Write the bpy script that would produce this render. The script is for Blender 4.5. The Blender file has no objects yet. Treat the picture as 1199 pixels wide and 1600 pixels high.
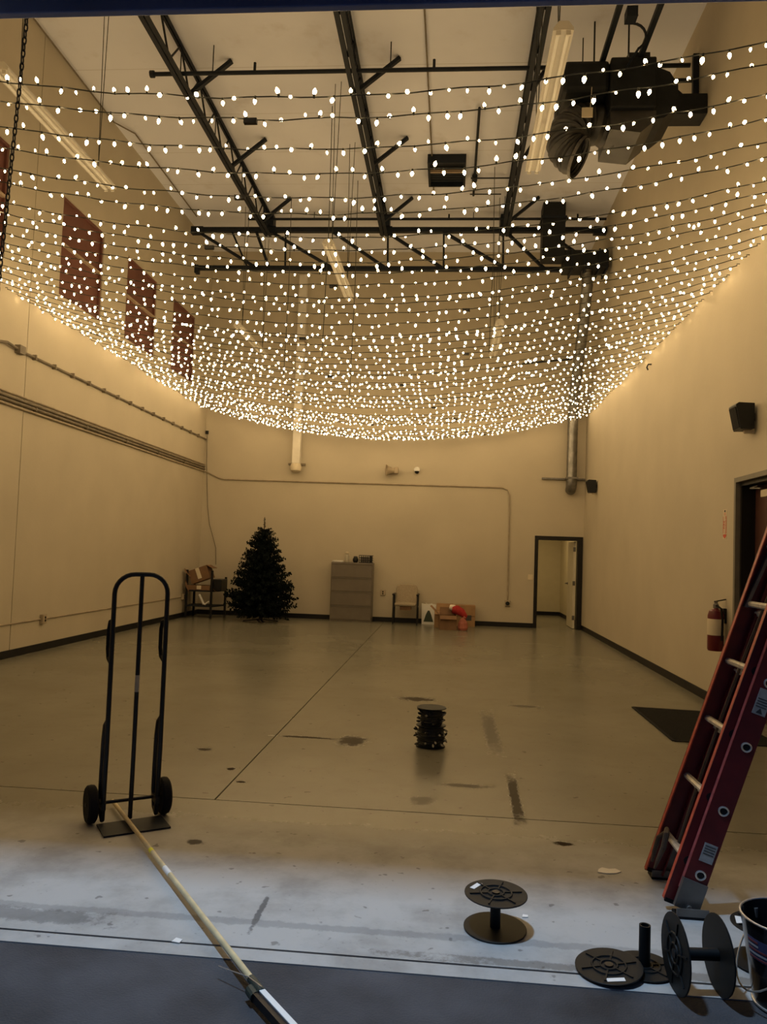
import bpy, bmesh, math, random
from mathutils import Vector, Matrix
random.seed(7)
PI = math.pi
scn = bpy.context.scene
col = scn.collection

# ------------------------------------------------------------------ camera
cam_d = bpy.data.cameras.new('camera'); cam = bpy.data.objects.new('camera', cam_d); col.objects.link(cam)
cam_d.sensor_fit = 'HORIZONTAL'; cam_d.sensor_width = 36.0; cam_d.lens = 1230.0/1199.0*36.0
cam_d.clip_start = 0.05; cam_d.clip_end = 200
yaw, pitch, roll = 0.08409, 0.05132, 0.03495
_f = Vector((-math.sin(yaw)*math.cos(pitch), math.cos(yaw)*math.cos(pitch), math.sin(pitch)))
_r0 = Vector((math.cos(yaw), math.sin(yaw), 0)); _u0 = _r0.cross(_f)
_r = _r0*math.cos(roll) + _u0*math.sin(roll); _u = -_r0*math.sin(roll) + _u0*math.cos(roll)
cam.matrix_world = Matrix(((_r.x, _u.x, -_f.x, 0), (_r.y, _u.y, -_f.y, 0), (_r.z, _u.z, -_f.z, 1.58), (0, 0, 0, 1)))
scn.camera = cam

# ------------------------------------------------------------------ world, exposure, light levels
BULB_STRENGTH = 38.5
BULB_COLOR = (1.0, 0.695, 0.335)
DOOR_LAMP_WATTS = 225.0
HALL_LAMP_WATTS = 17.0
w = bpy.data.worlds.new('night_sky'); scn.world = w; w.use_nodes = True
w.node_tree.nodes['Background'].inputs[0].default_value = (0.16, 0.27, 0.62, 1)
w.node_tree.nodes['Background'].inputs[1].default_value = 0.10
vs = scn.view_settings; vs.view_transform = 'Standard'; vs.look = 'None'; vs.gamma = 1.0; vs.use_curve_mapping = False
vs.exposure = 0.0
scn.cycles.adaptive_threshold = 0.03; scn.cycles.max_bounces = 6; scn.cycles.diffuse_bounces = 4; scn.cycles.glossy_bounces = 3
# the lamp over the loading door (its housing is built with the front wall below)
ld = bpy.data.lights.new('door_lamp_light', 'AREA'); ld.shape = 'RECTANGLE'; ld.size = 0.30; ld.size_y = 0.16
ld.energy = DOOR_LAMP_WATTS; ld.color = (0.50, 0.72, 1.0)
door_lamp_light = bpy.data.objects.new('door_lamp_light', ld); col.objects.link(door_lamp_light)
door_lamp_light.location = (-0.8, 2.83, 5.485)

# ------------------------------------------------------------------ materials
def mat(name, color, rough=0.6, metal=0.0, var=0.12, scale=6.0, bump=0.0, bscale=60.0, spec=0.5, coat=0.0):
    m = bpy.data.materials.new(name); m.use_nodes = True
    nt = m.node_tree; b = nt.nodes['Principled BSDF']
    b.inputs['Roughness'].default_value = rough; b.inputs['Metallic'].default_value = metal
    b.inputs['Specular IOR Level'].default_value = spec; b.inputs['Coat Weight'].default_value = coat
    tc = nt.nodes.new('ShaderNodeTexCoord')
    n = nt.nodes.new('ShaderNodeTexNoise'); n.inputs['Scale'].default_value = scale; n.inputs['Detail'].default_value = 5
    nt.links.new(tc.outputs['Object'], n.inputs['Vector'])
    r = nt.nodes.new('ShaderNodeValToRGB')
    r.color_ramp.elements[0].position = 0.3; r.color_ramp.elements[1].position = 0.7
    r.color_ramp.elements[0].color = tuple(c*(1-var) for c in color) + (1,)
    r.color_ramp.elements[1].color = tuple(min(1, c*(1+var)) for c in color) + (1,)
    nt.links.new(n.outputs['Fac'], r.inputs['Fac']); nt.links.new(r.outputs['Color'], b.inputs['Base Color'])
    if bump:
        n2 = nt.nodes.new('ShaderNodeTexNoise'); n2.inputs['Scale'].default_value = bscale; n2.inputs['Detail'].default_value = 4
        nt.links.new(tc.outputs['Object'], n2.inputs['Vector'])
        bp = nt.nodes.new('ShaderNodeBump'); bp.inputs['Strength'].default_value = bump; bp.inputs['Distance'].default_value = 0.01
        nt.links.new(n2.outputs['Fac'], bp.inputs['Height']); nt.links.new(bp.outputs['Normal'], b.inputs['Normal'])
    return m

def emis(name, color, strength):
    m = bpy.data.materials.new(name); m.use_nodes = True
    nt = m.node_tree; nt.nodes.clear()
    o = nt.nodes.new('ShaderNodeOutputMaterial'); e = nt.nodes.new('ShaderNodeEmission')
    e.inputs[0].default_value = color + (1,); e.inputs[1].default_value = strength
    nt.links.new(e.outputs[0], o.inputs[0]); return m

class NT:
    def __init__(s, m): s.nt = m.node_tree
    def math(s, op, a, b=None, clamp=False):
        n = s.nt.nodes.new('ShaderNodeMath'); n.operation = op; n.use_clamp = clamp
        for i, v in enumerate((a, b)):
            if v is None: continue
            if isinstance(v, (int, float)): n.inputs[i].default_value = v
            else: s.nt.links.new(v, n.inputs[i])
        return n.outputs[0]
    def noise(s, vec, scale, detail=4, rough=0.55):
        n = s.nt.nodes.new('ShaderNodeTexNoise'); n.inputs['Scale'].default_value = scale; n.inputs['Detail'].default_value = detail
        n.inputs['Roughness'].default_value = rough; s.nt.links.new(vec, n.inputs['Vector']); return n.outputs['Fac']
    def mix(s, fac, a, b):
        n = s.nt.nodes.new('ShaderNodeMix'); n.data_type = 'RGBA'
        for i, v in ((0, fac), (6, a), (7, b)):
            if isinstance(v, (int, float)): n.inputs[i].default_value = v
            elif isinstance(v, tuple): n.inputs[i].default_value = v + (1,)
            else: s.nt.links.new(v, n.inputs[i])
        return n.outputs[2]
    def remap(s, v, a, b):
        n = s.nt.nodes.new('ShaderNodeMapRange'); n.interpolation_type = 'SMOOTHSTEP'; s.nt.links.new(v, n.inputs[0])
        n.inputs[1].default_value = a; n.inputs[2].default_value = b; return n.outputs[0]

def floor_material():
    m = bpy.data.materials.new('coated_concrete'); m.use_nodes = True; t = NT(m); nt = m.node_tree
    b = nt.nodes['Principled BSDF']
    g = nt.nodes.new('ShaderNodeNewGeometry'); pos = g.outputs['Position']
    sp = nt.nodes.new('ShaderNodeSeparateXYZ'); nt.links.new(pos, sp.inputs[0]); X, Y = sp.outputs[0], sp.outputs[1]
    n1 = t.noise(pos, 0.7, 4); n2 = t.noise(pos, 5, 6, 0.65); n3 = t.noise(pos, 38, 4)
    c = t.mix(t.remap(n1, 0.3, 0.7), (0.178, 0.170, 0.135), (0.212, 0.203, 0.164))
    c = t.mix(t.math('MULTIPLY', t.remap(n2, 0.48, 0.75), 0.22), c, (0.135, 0.115, 0.085))
    # paler concrete by the door: the door lamp's light put into the colour
    edge = t.math('ADD', Y, t.math('MULTIPLY', n2, -0.5))
    lit_strip = t.math('SUBTRACT', 1.0, t.remap(edge, 3.85, 4.45))
    pale = t.mix(t.remap(t.noise(pos, 2.2, 6, 0.65), 0.40, 0.72), (0.47, 0.475, 0.47), (0.30, 0.30, 0.295))
    c = t.mix(t.math('MULTIPLY', lit_strip, 0.85), c, pale)
    c = t.mix(t.math('MULTIPLY', t.remap(n3, 0.64, 0.74), 0.30), c, (0.08, 0.07, 0.055))
    c = t.mix(t.math('MULTIPLY', t.remap(t.noise(pos, 13, 2), 0.68, 0.73), 0.55), c, (0.06, 0.055, 0.05))
    wob = t.math('MULTIPLY', t.math('SUBTRACT', t.noise(pos, 12, 5, 0.75), 0.5), 2.4)
    dirt = None
    def stain(cx, cy, hx, hy, k, strength, colr=(0.035, 0.024, 0.016)):
        nonlocal c, dirt
        dy = t.math('SUBTRACT', Y, cy)
        u = t.math('DIVIDE', t.math('ABSOLUTE', t.math('SUBTRACT', t.math('SUBTRACT', X, cx), t.math('MULTIPLY', dy, k))), hx)
        v = t.math('DIVIDE', t.math('ABSOLUTE', dy), hy)
        d = t.math('MAXIMUM', u, v) if (hy > 0.4 or hx > 0.3) else t.math('SQRT', t.math('ADD', t.math('MULTIPLY', u, u), t.math('MULTIPLY', v, v)))
        d = t.math('ADD', d, wob)
        mk = t.math('MULTIPLY', t.math('SUBTRACT', 1.0, t.remap(d, 0.65, 1.15)), min(1.0, strength*1.25))
        c = t.mix(mk, c, colr)
        dirt = mk if dirt is None else t.math('MAXIMUM', dirt, mk)
    stain(0.43, 7.3, 0.06, 0.72, 0.0, 0.40)        # faded tape strip
    stain(0.485, 5.34, 0.034, 0.48, 0.02, 0.62)    # dark tape strip
    stain(-0.30, 8.66, 0.20, 0.12, 0, 0.7); stain(0.86, 8.56, 0.16, 0.08, 0, 0.5)
    stain(-1.14, 6.66, 0.27, 0.035, 0, 0.7); stain(-0.76, 6.62, 0.13, 0.17, 0, 0.65)
    stain(0.16, 5.53, 0.17, 0.05, 0, 0.45); stain(0.69, 4.53, 0.05, 0.035, 0, 0.8); stain(-1.85, 6.09, 0.06, 0.05, 0, 0.7)
    stain(-1.50, 5.60, 0.03, 0.04, 0, 0.9); stain(-1.35, 5.31, 0.04, 0.025, 0, 0.8); stain(-0.12, 5.15, 0.08, 0.09, 0, 0.3)
    stain(-1.30, 4.20, 0.05, 0.04, 0, 0.6); stain(-0.77, 3.45, 0.015, 0.17, 0, 0.5)
    stain(0.0, 3.36, 4.0, 0.030, 0.0, 0.28, (0.16, 0.15, 0.14)); stain(-1.75, 3.28, 0.35, 0.06, 0, 0.4, (0.10, 0.09, 0.08))
    stain(0.8, 3.19, 0.9, 0.03, 0, 0.45, (0.14, 0.11, 0.08))
    nt.links.new(c, b.inputs['Base Color'])
    rg = t.math('ADD', t.math('MULTIPLY', n1, 0.06), t.math('ADD', 0.22, t.math('MULTIPLY', lit_strip, 0.35)))
    rg = t.math('ADD', rg, t.math('MULTIPLY', dirt, 0.45))
    nt.links.new(rg, b.inputs['Roughness']); nt.links.new(t.math('MULTIPLY', t.math('SUBTRACT', 1.0, t.math('MULTIPLY', dirt, 0.85)), 0.30), b.inputs['Specular IOR Level'])
    bp = nt.nodes.new('ShaderNodeBump'); bp.inputs['Strength'].default_value = 0.03; bp.inputs['Distance'].default_value = 0.003
    nt.links.new(n3, bp.inputs['Height']); nt.links.new(bp.outputs[0], b.inputs['Normal'])
    return m

def ceiling_material():
    m = bpy.data.materials.new('roof_sheathing'); m.use_nodes = True; t = NT(m); nt = m.node_tree
    b = nt.nodes['Principled BSDF']; b.inputs['Roughness'].default_value = 0.8
    g = nt.nodes.new('ShaderNodeNewGeometry'); pos = g.outputs['Position']
    sp = nt.nodes.new('ShaderNodeSeparateXYZ'); nt.links.new(pos, sp.inputs[0])
    c = t.mix(t.remap(t.noise(pos, 0.5, 4), 0.3, 0.7), (0.70, 0.72, 0.82), (0.78, 0.80, 0.90))  # bluish tint stands in for cool light bounced up from outside
    c = t.mix(t.math('MULTIPLY', t.remap(t.noise(pos, 1.3, 5, 0.6), 0.56, 0.78), 0.45), c, (0.46, 0.42, 0.40))
    fr = t.math('FRACT', t.math('DIVIDE', sp.outputs[1], 1.22))
    ln = t.math('LESS_THAN', fr, 0.010)
    c = t.mix(t.math('MULTIPLY', ln, 0.35), c, (0.25, 0.21, 0.17))
    nt.links.new(c, b.inputs['Base Color']); return m

M = dict(
    wall=mat('cream_wall_paint', (0.50, 0.445, 0.345), 0.72, var=0.05, scale=1.2, bump=0.12, bscale=30),
    hallwall=mat('hall_wall_paint', (0.60, 0.54, 0.38), 0.7, var=0.03),
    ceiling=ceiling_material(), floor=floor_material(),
    subfloor=mat('joint_dark_fill', (0.10, 0.085, 0.07), 0.9),
    base=mat('black_rubber_base', (0.009, 0.009, 0.011), 0.5, spec=0.3),
    asphalt=mat('asphalt', (0.050, 0.052, 0.060), 0.85, var=0.55, scale=2.2, bump=0.6, bscale=120),
    steel=mat('dark_painted_steel', (0.008, 0.012, 0.020), 0.55, var=0.25, spec=0.3),
    sheet=mat('dull_sheet_metal', (0.065, 0.064, 0.064), 0.42, 0.5, var=0.3, scale=4),
    hvac=mat('dark_insulation_wrap', (0.009, 0.011, 0.014), 0.55, var=0.4, spec=0.3, scale=5, bump=0.3, bscale=14),
    galv=mat('galvanised_metal', (0.20, 0.195, 0.185), 0.38, 0.8, var=0.25, scale=9),
    conduit=mat('painted_conduit', (0.36, 0.30, 0.22), 0.55, var=0.2),
    conduit_dark=mat('dusty_conduit', (0.17, 0.14, 0.10), 0.6, var=0.3),
    fixture=mat('white_enamel', (0.70, 0.66, 0.58), 0.4, var=0.05),
    tube=mat('fluorescent_tube_glass', (0.78, 0.76, 0.70), 0.25, var=0.02),
    black=mat('black_metal', (0.006, 0.007, 0.009), 0.45, var=0.3, spec=0.35),
    rubber=mat('black_rubber', (0.008, 0.008, 0.009), 0.8, var=0.3, spec=0.2, bump=0.3),
    plastic=mat('black_plastic', (0.006, 0.008, 0.009), 0.55, var=0.2, spec=0.22),
    wire=mat('dark_green_wire', (0.018, 0.020, 0.016), 0.5),
    navy=mat('navy_painted_steel', (0.15, 0.21, 0.46), 0.5, var=0.2, scale=2),
    red=mat('red_fibreglass', (0.128, 0.010, 0.012), 0.45, var=0.18, scale=12),
    pinkedge=mat('lit_pink_edge', (0.36, 0.085, 0.085), 0.5, var=0.25, scale=30),  # lamplight on the red base flange, painted in as pink
    orange=mat('lit_red_edge', (0.48, 0.075, 0.045), 0.5, var=0.25, scale=30),  # red flange edges coloured brighter for the lamplight they catch
    alu=mat('aluminium', (0.62, 0.60, 0.56), 0.38, 0.85, var=0.15),
    rung=mat('worn_aluminium_rung', (0.62, 0.58, 0.50), 0.5, 0.25, var=0.2, scale=25),
    darkmetal=mat('tarnished_aluminium', (0.17, 0.16, 0.15), 0.5, 0.6, var=0.3),
    brown=mat('dark_brown_door', (0.075, 0.030, 0.022), 0.45, var=0.15),
    pane=mat('red_brown_panel', (0.155, 0.060, 0.045), 0.5, var=0.12, scale=3),
    winframe=mat('tan_window_frame', (0.40, 0.30, 0.21), 0.5),
    dframe=mat('dark_door_frame', (0.010, 0.009, 0.009), 0.45, spec=0.3),
    gframe=mat('grey_frame', (0.16, 0.145, 0.12), 0.5),
    doorwhite=mat('cream_door', (0.70, 0.64, 0.50), 0.45, var=0.03),
    cab=mat('taupe_cabinet', (0.15, 0.128, 0.105), 0.42, var=0.06),
    fabric=mat('beige_fabric', (0.36, 0.30, 0.22), 0.9, var=0.15, scale=40, bump=0.3, bscale=200),
    card=mat('cardboard', (0.33, 0.195, 0.095), 0.8, var=0.12),
    card2=mat('dark_cardboard', (0.19, 0.105, 0.055), 0.8, var=0.15),
    white=mat('white_paper', (0.80, 0.79, 0.76), 0.6, var=0.04),
    redcloth=mat('red_plush', (0.36, 0.022, 0.022), 0.9, var=0.2, scale=30, bump=0.5, bscale=90),
    whitecloth=mat('white_plush', (0.75, 0.68, 0.58), 0.95, var=0.1, bump=0.5, bscale=90),
    pinkcloth=mat('dull_red_bag', (0.40, 0.13, 0.09), 0.8, var=0.2),
    green=mat('artificial_needles', (0.004, 0.008, 0.008), 0.85, spec=0.15, var=0.4, scale=8),
    treeprint=mat('green_print', (0.05, 0.07, 0.05), 0.7),
    trunk=mat('trunk_brown', (0.05, 0.03, 0.02), 0.8),
    wood=mat('pale_wood', (0.60, 0.50, 0.29), 0.45, var=0.14, scale=14, coat=0.2),
    yellow=mat('yellow_sticker', (0.80, 0.72, 0.05), 0.5, var=0.05),
    redpaint=mat('red_enamel', (0.11, 0.008, 0.012), 0.32, var=0.1),
    redprint=mat('red_print', (0.55, 0.07, 0.04), 0.6, var=0.1),
    cream=mat('cream_label', (0.66, 0.58, 0.44), 0.6, var=0.06),
    beigeplastic=mat('beige_plastic', (0.42, 0.34, 0.24), 0.5),
    grey=mat('grey_label', (0.36, 0.36, 0.36), 0.5, var=0.15, scale=60),
    darkgrey=mat('dark_print', (0.05, 0.05, 0.05), 0.5),
    glass=mat('dusty_glass', (0.40, 0.37, 0.30), 0.12, var=0.05),
    mat=mat('floor_mat', (0.011, 0.011, 0.011), 0.95, var=0.3, spec=0.15, scale=60, bump=0.6, bscale=150),
    stripe=mat('flag_red', (0.20, 0.05, 0.05), 0.5), flagblue=mat('flag_blue', (0.05, 0.06, 0.14), 0.5),
    bucket=mat('black_lacquered_tin', (0.014, 0.016, 0.020), 0.20, 0.3, var=0.2, coat=0.5),
    darkgreen=mat('dark_green_plastic', (0.02, 0.035, 0.03), 0.5),
    straw=mat('grey_rag', (0.10, 0.075, 0.055), 0.9, var=0.3),
    bulb=emis('warm_white_bulb', BULB_COLOR, BULB_STRENGTH),
    lampglow=emis('lit_lens_cool', (0.70, 0.82, 1.0), 6.0),
    hallglow=emis('lit_lens_warm', (1.0, 0.75, 0.40), 4.0),
)

# ------------------------------------------------------------------ mesh helpers
class MB:
    def __init__(s): s.v = []; s.f = []; s.mi = []; s.cur = 0
    def add(s, vs, fs):
        o = len(s.v); s.v += [tuple(p) for p in vs]; s.f += [tuple(i+o for i in f) for f in fs]; s.mi += [s.cur]*len(fs); return s
    def box(s, x0, x1, y0, y1, z0, z1, m=None):
        vs = [Vector((x, y, z)) for z in (z0, z1) for y in (y0, y1) for x in (x0, x1)]
        if m is not None: vs = [m @ v for v in vs]
        return s.add(vs, [(0, 2, 3, 1), (4, 5, 7, 6), (0, 1, 5, 4), (2, 6, 7, 3), (0, 4, 6, 2), (1, 3, 7, 5)])
    def bar(s, a, b, wx, wy, up=(0, 0, 1)):
        a, b = Vector(a), Vector(b); d = (b-a); L = d.length; d.normalize(); u = Vector(up)
        if abs(d.dot(u)) > 0.98: u = Vector((1, 0, 0))
        x = d.cross(u).normalized(); y = x.cross(d)
        m = Matrix((( x.x, y.x, d.x, a.x), (x.y, y.y, d.y, a.y), (x.z, y.z, d.z, a.z), (0, 0, 0, 1)))
        return s.box(-wx/2, wx/2, -wy/2, wy/2, 0, L, m)
    def tube(s, pts, r, n=8, caps=True, closed=False):
        pts = [Vector(p) for p in pts]; N = len(pts); rr = r if isinstance(r, (list, tuple)) else [r]*N
        vs = []; prev = None
        for i, p in enumerate(pts):
            a = pts[(i-1) % N] if (closed or i > 0) else p; b = pts[(i+1) % N] if (closed or i < N-1) else p
            d = (b-a).normalized()
            if prev is None:
                u = Vector((0, 0, 1)) if abs(d.z) < 0.9 else Vector((1, 0, 0)); x = d.cross(u).normalized()
            else:
                x = (prev - d*prev.dot(d)).normalized()
            prev = x; y = d.cross(x)
            for k in range(n):
                t = 2*PI*k/n; vs.append(p + (x*math.cos(t)+y*math.sin(t))*rr[i])
        fs = []
        for i in range(N if closed else N-1):
            j = (i+1) % N
            for k in range(n): fs.append((i*n+k, i*n+(k+1) % n, j*n+(k+1) % n, j*n+k))
        if caps and not closed: fs.append(tuple(range(n))[::-1]); fs.append(tuple((N-1)*n+k for k in range(n)))
        return s.add(vs, fs)
    def lathe(s, prof, n=24, m=None, cap0=True, cap1=True):
        vs = []
        for r, z in prof:
            for k in range(n):
                t = 2*PI*k/n; v = Vector((r*math.cos(t), r*math.sin(t), z)); vs.append(m @ v if m is not None else v)
        fs = []
        for i in range(len(prof)-1):
            for k in range(n): fs.append((i*n+k, i*n+(k+1) % n, (i+1)*n+(k+1) % n, (i+1)*n+k))
        if cap0: fs.append(tuple(range(n))[::-1])
        if cap1: fs.append(tuple((len(prof)-1)*n+k for k in range(n)))
        return s.add(vs, fs)
    def prism(s, poly, h, m=None):
        n = len(poly); vs = [Vector((p[0], p[1], 0)) for p in poly] + [Vector((p[0], p[1], h)) for p in poly]
        if m is not None: vs = [m @ v for v in vs]
        return s.add(vs, [tuple(range(n))[::-1], tuple(range(n, 2*n))] + [(i, (i+1) % n, n+(i+1) % n, n+i) for i in range(n)])
    def mesh(s, name, mats):
        me = bpy.data.meshes.new(name); me.from_pydata(s.v, [], s.f)
        for m in (mats if isinstance(mats, (list, tuple)) else [mats]): me.materials.append(m)
        if any(s.mi): me.polygons.foreach_set('material_index', s.mi)
        bm = bmesh.new(); bm.from_mesh(me); bmesh.ops.recalc_face_normals(bm, faces=bm.faces); bm.to_mesh(me); bm.free()
        return me
    def build(s, name, m, parent=None, bev=0, smooth=False, label=None, kind=None):
        me = s.mesh(name, m); o = bpy.data.objects.new(name, me); col.objects.link(o)
        if parent: o.parent = parent
        if smooth:
            for p in me.polygons: p.use_smooth = True
            try: me.set_sharp_from_angle(angle=math.radians(40))
            except Exception: pass
        if bev:
            b = o.modifiers.new('bevel', 'BEVEL'); b.width = bev; b.segments = 2; b.limit_method = 'ANGLE'
        if label: o['label'] = label
        if kind: o['kind'] = kind
        return o

def bx(x0, x1, y0, y1, z0, z1): return MB().box(x0, x1, y0, y1, z0, z1)
def thing(name, label, cat, loc=(0, 0, 0), rz=0, group=None):
    o = bpy.data.objects.new(name, None); col.objects.link(o); o.location = loc; o.rotation_euler = (0, 0, rz)
    o.empty_display_size = 0.1
    return tag(o, label, cat, group)
def tag(o, label, cat, group=None):
    o['label'] = label; o['category'] = cat
    if group: o['group'] = group
    return o
def struct(o): o['kind'] = 'structure'; return o
def sempty(name, label=None):
    o = bpy.data.objects.new(name, None); col.objects.link(o); o['kind'] = 'structure'
    if label: o['label'] = label
    return o
def inst(me, name, parent, loc=(0, 0, 0), rot=(0, 0, 0)):
    o = bpy.data.objects.new(name, me); col.objects.link(o); o.parent = parent; o.location = loc; o.rotation_euler = rot; return o
def arc(c, r, a0, a1, n, ax=0, ay=2):
    out = []
    for i in range(n+1):
        t = a0+(a1-a0)*i/n; p = list(c); p[ax] += r*math.cos(t); p[ay] += r*math.sin(t); out.append(tuple(p))
    return out

XL, XR, YB, ZC = -5.81, 3.03, 18.06, 8.62
YF = 3.06

# ------------------------------------------------------------------ floor, ground
fl = struct(bx(XL-0.25, XR+0.6, YF, 24.0, -0.25, -0.02).build('floor', M['subfloor']))
fl['label'] = 'tan coated concrete slab floor with saw-cut joints and stains'
G = 0.010
for (x0, x1, y0, y1) in ((XL-0.2, XR+0.5, 3.155, 4.91-G/2), (XL-0.2, -1.41-G/2, 4.91+G/2, 23.9), (-1.41+G/2, XR+0.5, 4.91+G/2, 23.9)):
    bx(x0, x1, y0, y1, -0.02, 0).build('slab', M['floor'], fl)
bx(XL-0.2, XR+0.5, YF, 3.145, -0.02, -0.002).build('threshold_strip', M['floor'], fl)
struct(bx(-14, 12, -10, YF, -0.25, -0.006).build('ground_asphalt', M['asphalt']))['label'] = 'dark asphalt paving outside the loading door'

# ------------------------------------------------------------------ walls
def wall_rects(a0, a1, z0, z1, holes):
    """rectangles that cover [a0,a1]x[z0,z1] minus holes (all disjoint in a)"""
    out = []; cur = a0
    for (h0, h1, k0, k1) in sorted(holes):
        if h0 > cur: out.append((cur, h0, z0, z1))
        if k0 > z0: out.append((h0, h1, z0, k0))
        if k1 < z1: out.append((h0, h1, k1, z1))
        cur = h1
    if cur < a1: out.append((cur, a1, z0, z1))
    return out
WIN = [(8.15, 9.50), (10.92, 12.30), (13.26, 14.66), (15.58, 16.98)]
WZ0, WZ1 = 5.20, 6.68
wl = sempty('wall_left', 'tall cream painted wall panels with high red-brown windows')
for (p0, p1) in ((YF+0.04, 10.150), (10.165, YB+0.2)):
    mb = MB()
    for (a, b, c, d) in wall_rects(p0, p1, -0.02, ZC, [(w0, w1, WZ0, WZ1) for w0, w1 in WIN if w0 >= p0-0.01 and w1 <= p1]):
        mb.box(XL-0.25, XL, a, b, c, d)
    mb.build('wall_panel', M['wall'], wl)
bx(XL-0.25, XL-0.02, 10.150, 10.165, -0.02, ZC).build('joint_filler', M['conduit'], wl)
for i, (a, b) in enumerate(WIN):
    w_ = sempty('window_%d' % (i+1), 'red-brown two-light window high in the left wall')
    zm = 5.98
    mb = MB()
    for (y0, y1, z0, z1) in ((a, a+0.04, WZ0, WZ1), (b-0.04, b, WZ0, WZ1), (a+0.04, b-0.04, WZ0, WZ0+0.04), (a+0.04, b-0.04, WZ1-0.04, WZ1)):
        mb.box(XL-0.10, XL-0.02, y0, y1, z0, z1)
    mb.build('window_frame', M['pane'], w_)
    bx(XL-0.09, XL-0.005, a+0.04, b-0.04, zm-0.018, zm+0.018).build('mullion', M['winframe'], w_)
    bx(XL-0.08, XL-0.055, a+0.04, b-0.04, WZ0+0.04, zm-0.018).build('pane', M['pane'], w_)
    bx(XL-0.08, XL-0.055, a+0.04, b-0.04, zm+0.018, WZ1-0.04).build('pane', M['pane'], w_)
mb = MB()
DR0, DR1, DRH = 7.58, 8.60, 2.47
for (a, b, c, d) in wall_rects(YF+0.04, YB+0.2, -0.02, ZC, [(DR0, DR1, -0.02, DRH)]): mb.box(XR, XR+0.25, a, b, c, d)
struct(mb.build('wall_right', M['wall']))['label'] = 'plain tall cream painted wall with a dark door'
mb = MB()
DB0, DB1, DBH = 1.97, 2.99, 2.06
for (a, b, c, d) in wall_rects(XL, XR, -0.02, ZC, [(DB0, DB1, -0.02, DBH)]): mb.box(a, b, YB, YB+0.16, c, d)
struct(mb.build('wall_back', M['wall']))['label'] = 'cream painted far wall with an open doorway'
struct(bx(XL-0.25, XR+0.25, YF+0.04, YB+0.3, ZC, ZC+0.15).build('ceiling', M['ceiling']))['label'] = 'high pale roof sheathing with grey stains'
mb = MB()
OP0, OP1, OPH = -2.42, 2.12, 4.06
for (a, b, c, d) in wall_rects(XL-0.25, XR+0.25, -0.02, ZC, [(OP0, OP1, -0.02, OPH)]): mb.box(a, b, 3.10, 3.25, c, d)
struct(mb.build('wall_front', M['hallwall']))['label'] = 'front wall around the loading door opening'
# rolled-up door curtain
rd = sempty('door_1', 'navy steel roll-up door raised to the top of the opening')
bx(OP0-0.08, OP1+0.08, 3.345, 3.385, 4.00, 4.075).build('bottom_bar', M['navy'], rd, bev=0.006)
for i in range(5):
    bx(OP0-0.08, OP1+0.08, 3.355, 3.375, 4.08+i*0.085, 4.16+i*0.085).build('curtain_slat', M['navy'], rd, bev=0.004)
MB().tube([(OP0-0.1, 3.50, 4.66), (OP1+0.1, 3.50, 4.66)], 0.19, 20).build('coil', M['navy'], rd, smooth=True)
for xx in (OP0-0.13, OP1+0.10): bx(xx, xx+0.03, 3.25, 3.72, 4.40, 4.92).build('coil_bracket', M['steel'], rd)
# outside lamp housing over the door
wlamp = thing('wall_lamp', 'cool white lamp mounted outside above the loading door', 'lamp', (-0.8, 3.10, 5.49))
MB().prism([(0, 0), (-0.40, 0), (-0.40, 0.06), (-0.10, 0.22), (0, 0.22)], 0.40, Matrix(((0, 0, 1, -0.20), (1, 0, 0, 0), (0, 1, 0, 0), (0, 0, 0, 1)))).build('housing', M['gframe'], wlamp)
for xx in (-0.18, 0.17): bx(xx, xx+0.01, -0.38, -0.14, -0.03, 0).build('lens_guard', M['gframe'], wlamp)

# hall behind the far door
mb = MB(); mb.box(1.0, 3.4, 22.3, 22.4, -0.02, 2.7).box(3.12, 3.3, YB+0.16, 22.3, -0.02, 2.7).box(0.9, 1.0, YB+0.16, 22.4, -0.02, 2.7)
struct(mb.build('wall_hall', M['hallwall']))['label'] = 'yellowish hall walls seen through the far doorway'
struct(bx(0.9, 3.4, YB+0.16, 22.4, 2.7, 2.8).build('ceiling_hall', M['hallwall']))['label'] = 'hall ceiling behind the far wall'
mb = MB(); mb.box(1.0, 3.12, 22.28, 22.3, 0, 0.10).box(3.10, 3.12, 19.25, 22.28, 0, 0.10)
struct(mb.build('baseboard_hall', M['base']))['label'] = 'black rubber base along the hall walls'
hl = bpy.data.lights.new('hall_light', 'AREA'); hl.size = 0.4; hl.energy = HALL_LAMP_WATTS; hl.color = (1.0, 0.70, 0.33)
hlo = bpy.data.objects.new('hall_light', hl); col.objects.link(hlo); hlo.location = (2.1, 20.4, 2.60)
hf = thing('ceiling_lamp', 'round hall ceiling lamp behind the far wall', 'lamp', (2.1, 20.4, 2.7))
MB().lathe([(0.25, 0), (0.25, -0.06), (0.24, -0.08)], 20).build('lamp_base', M['fixture'], hf)

# baseboards
struct(bx(XL, XL+0.012, 3.3, YB, 0, 0.105).build('baseboard_left', M['base']))['label'] = 'black rubber base along the left wall'
mb = MB(); mb.box(XR-0.012, XR, 3.3, DR0-0.05, 0, 0.105).box(XR-0.012, XR, DR1+0.05, YB, 0, 0.105)
struct(mb.build('baseboard_right', M['base']))['label'] = 'black rubber base along the right wall'
mb = MB(); mb.box(XL+0.012, DB0-0.02, YB-0.012, YB, 0, 0.105).box(DB1+0.02, XR-0.012, YB-0.012, YB, 0, 0.105)
struct(mb.build('baseboard_back', M['base']))['label'] = 'black rubber base along the far wall'

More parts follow.
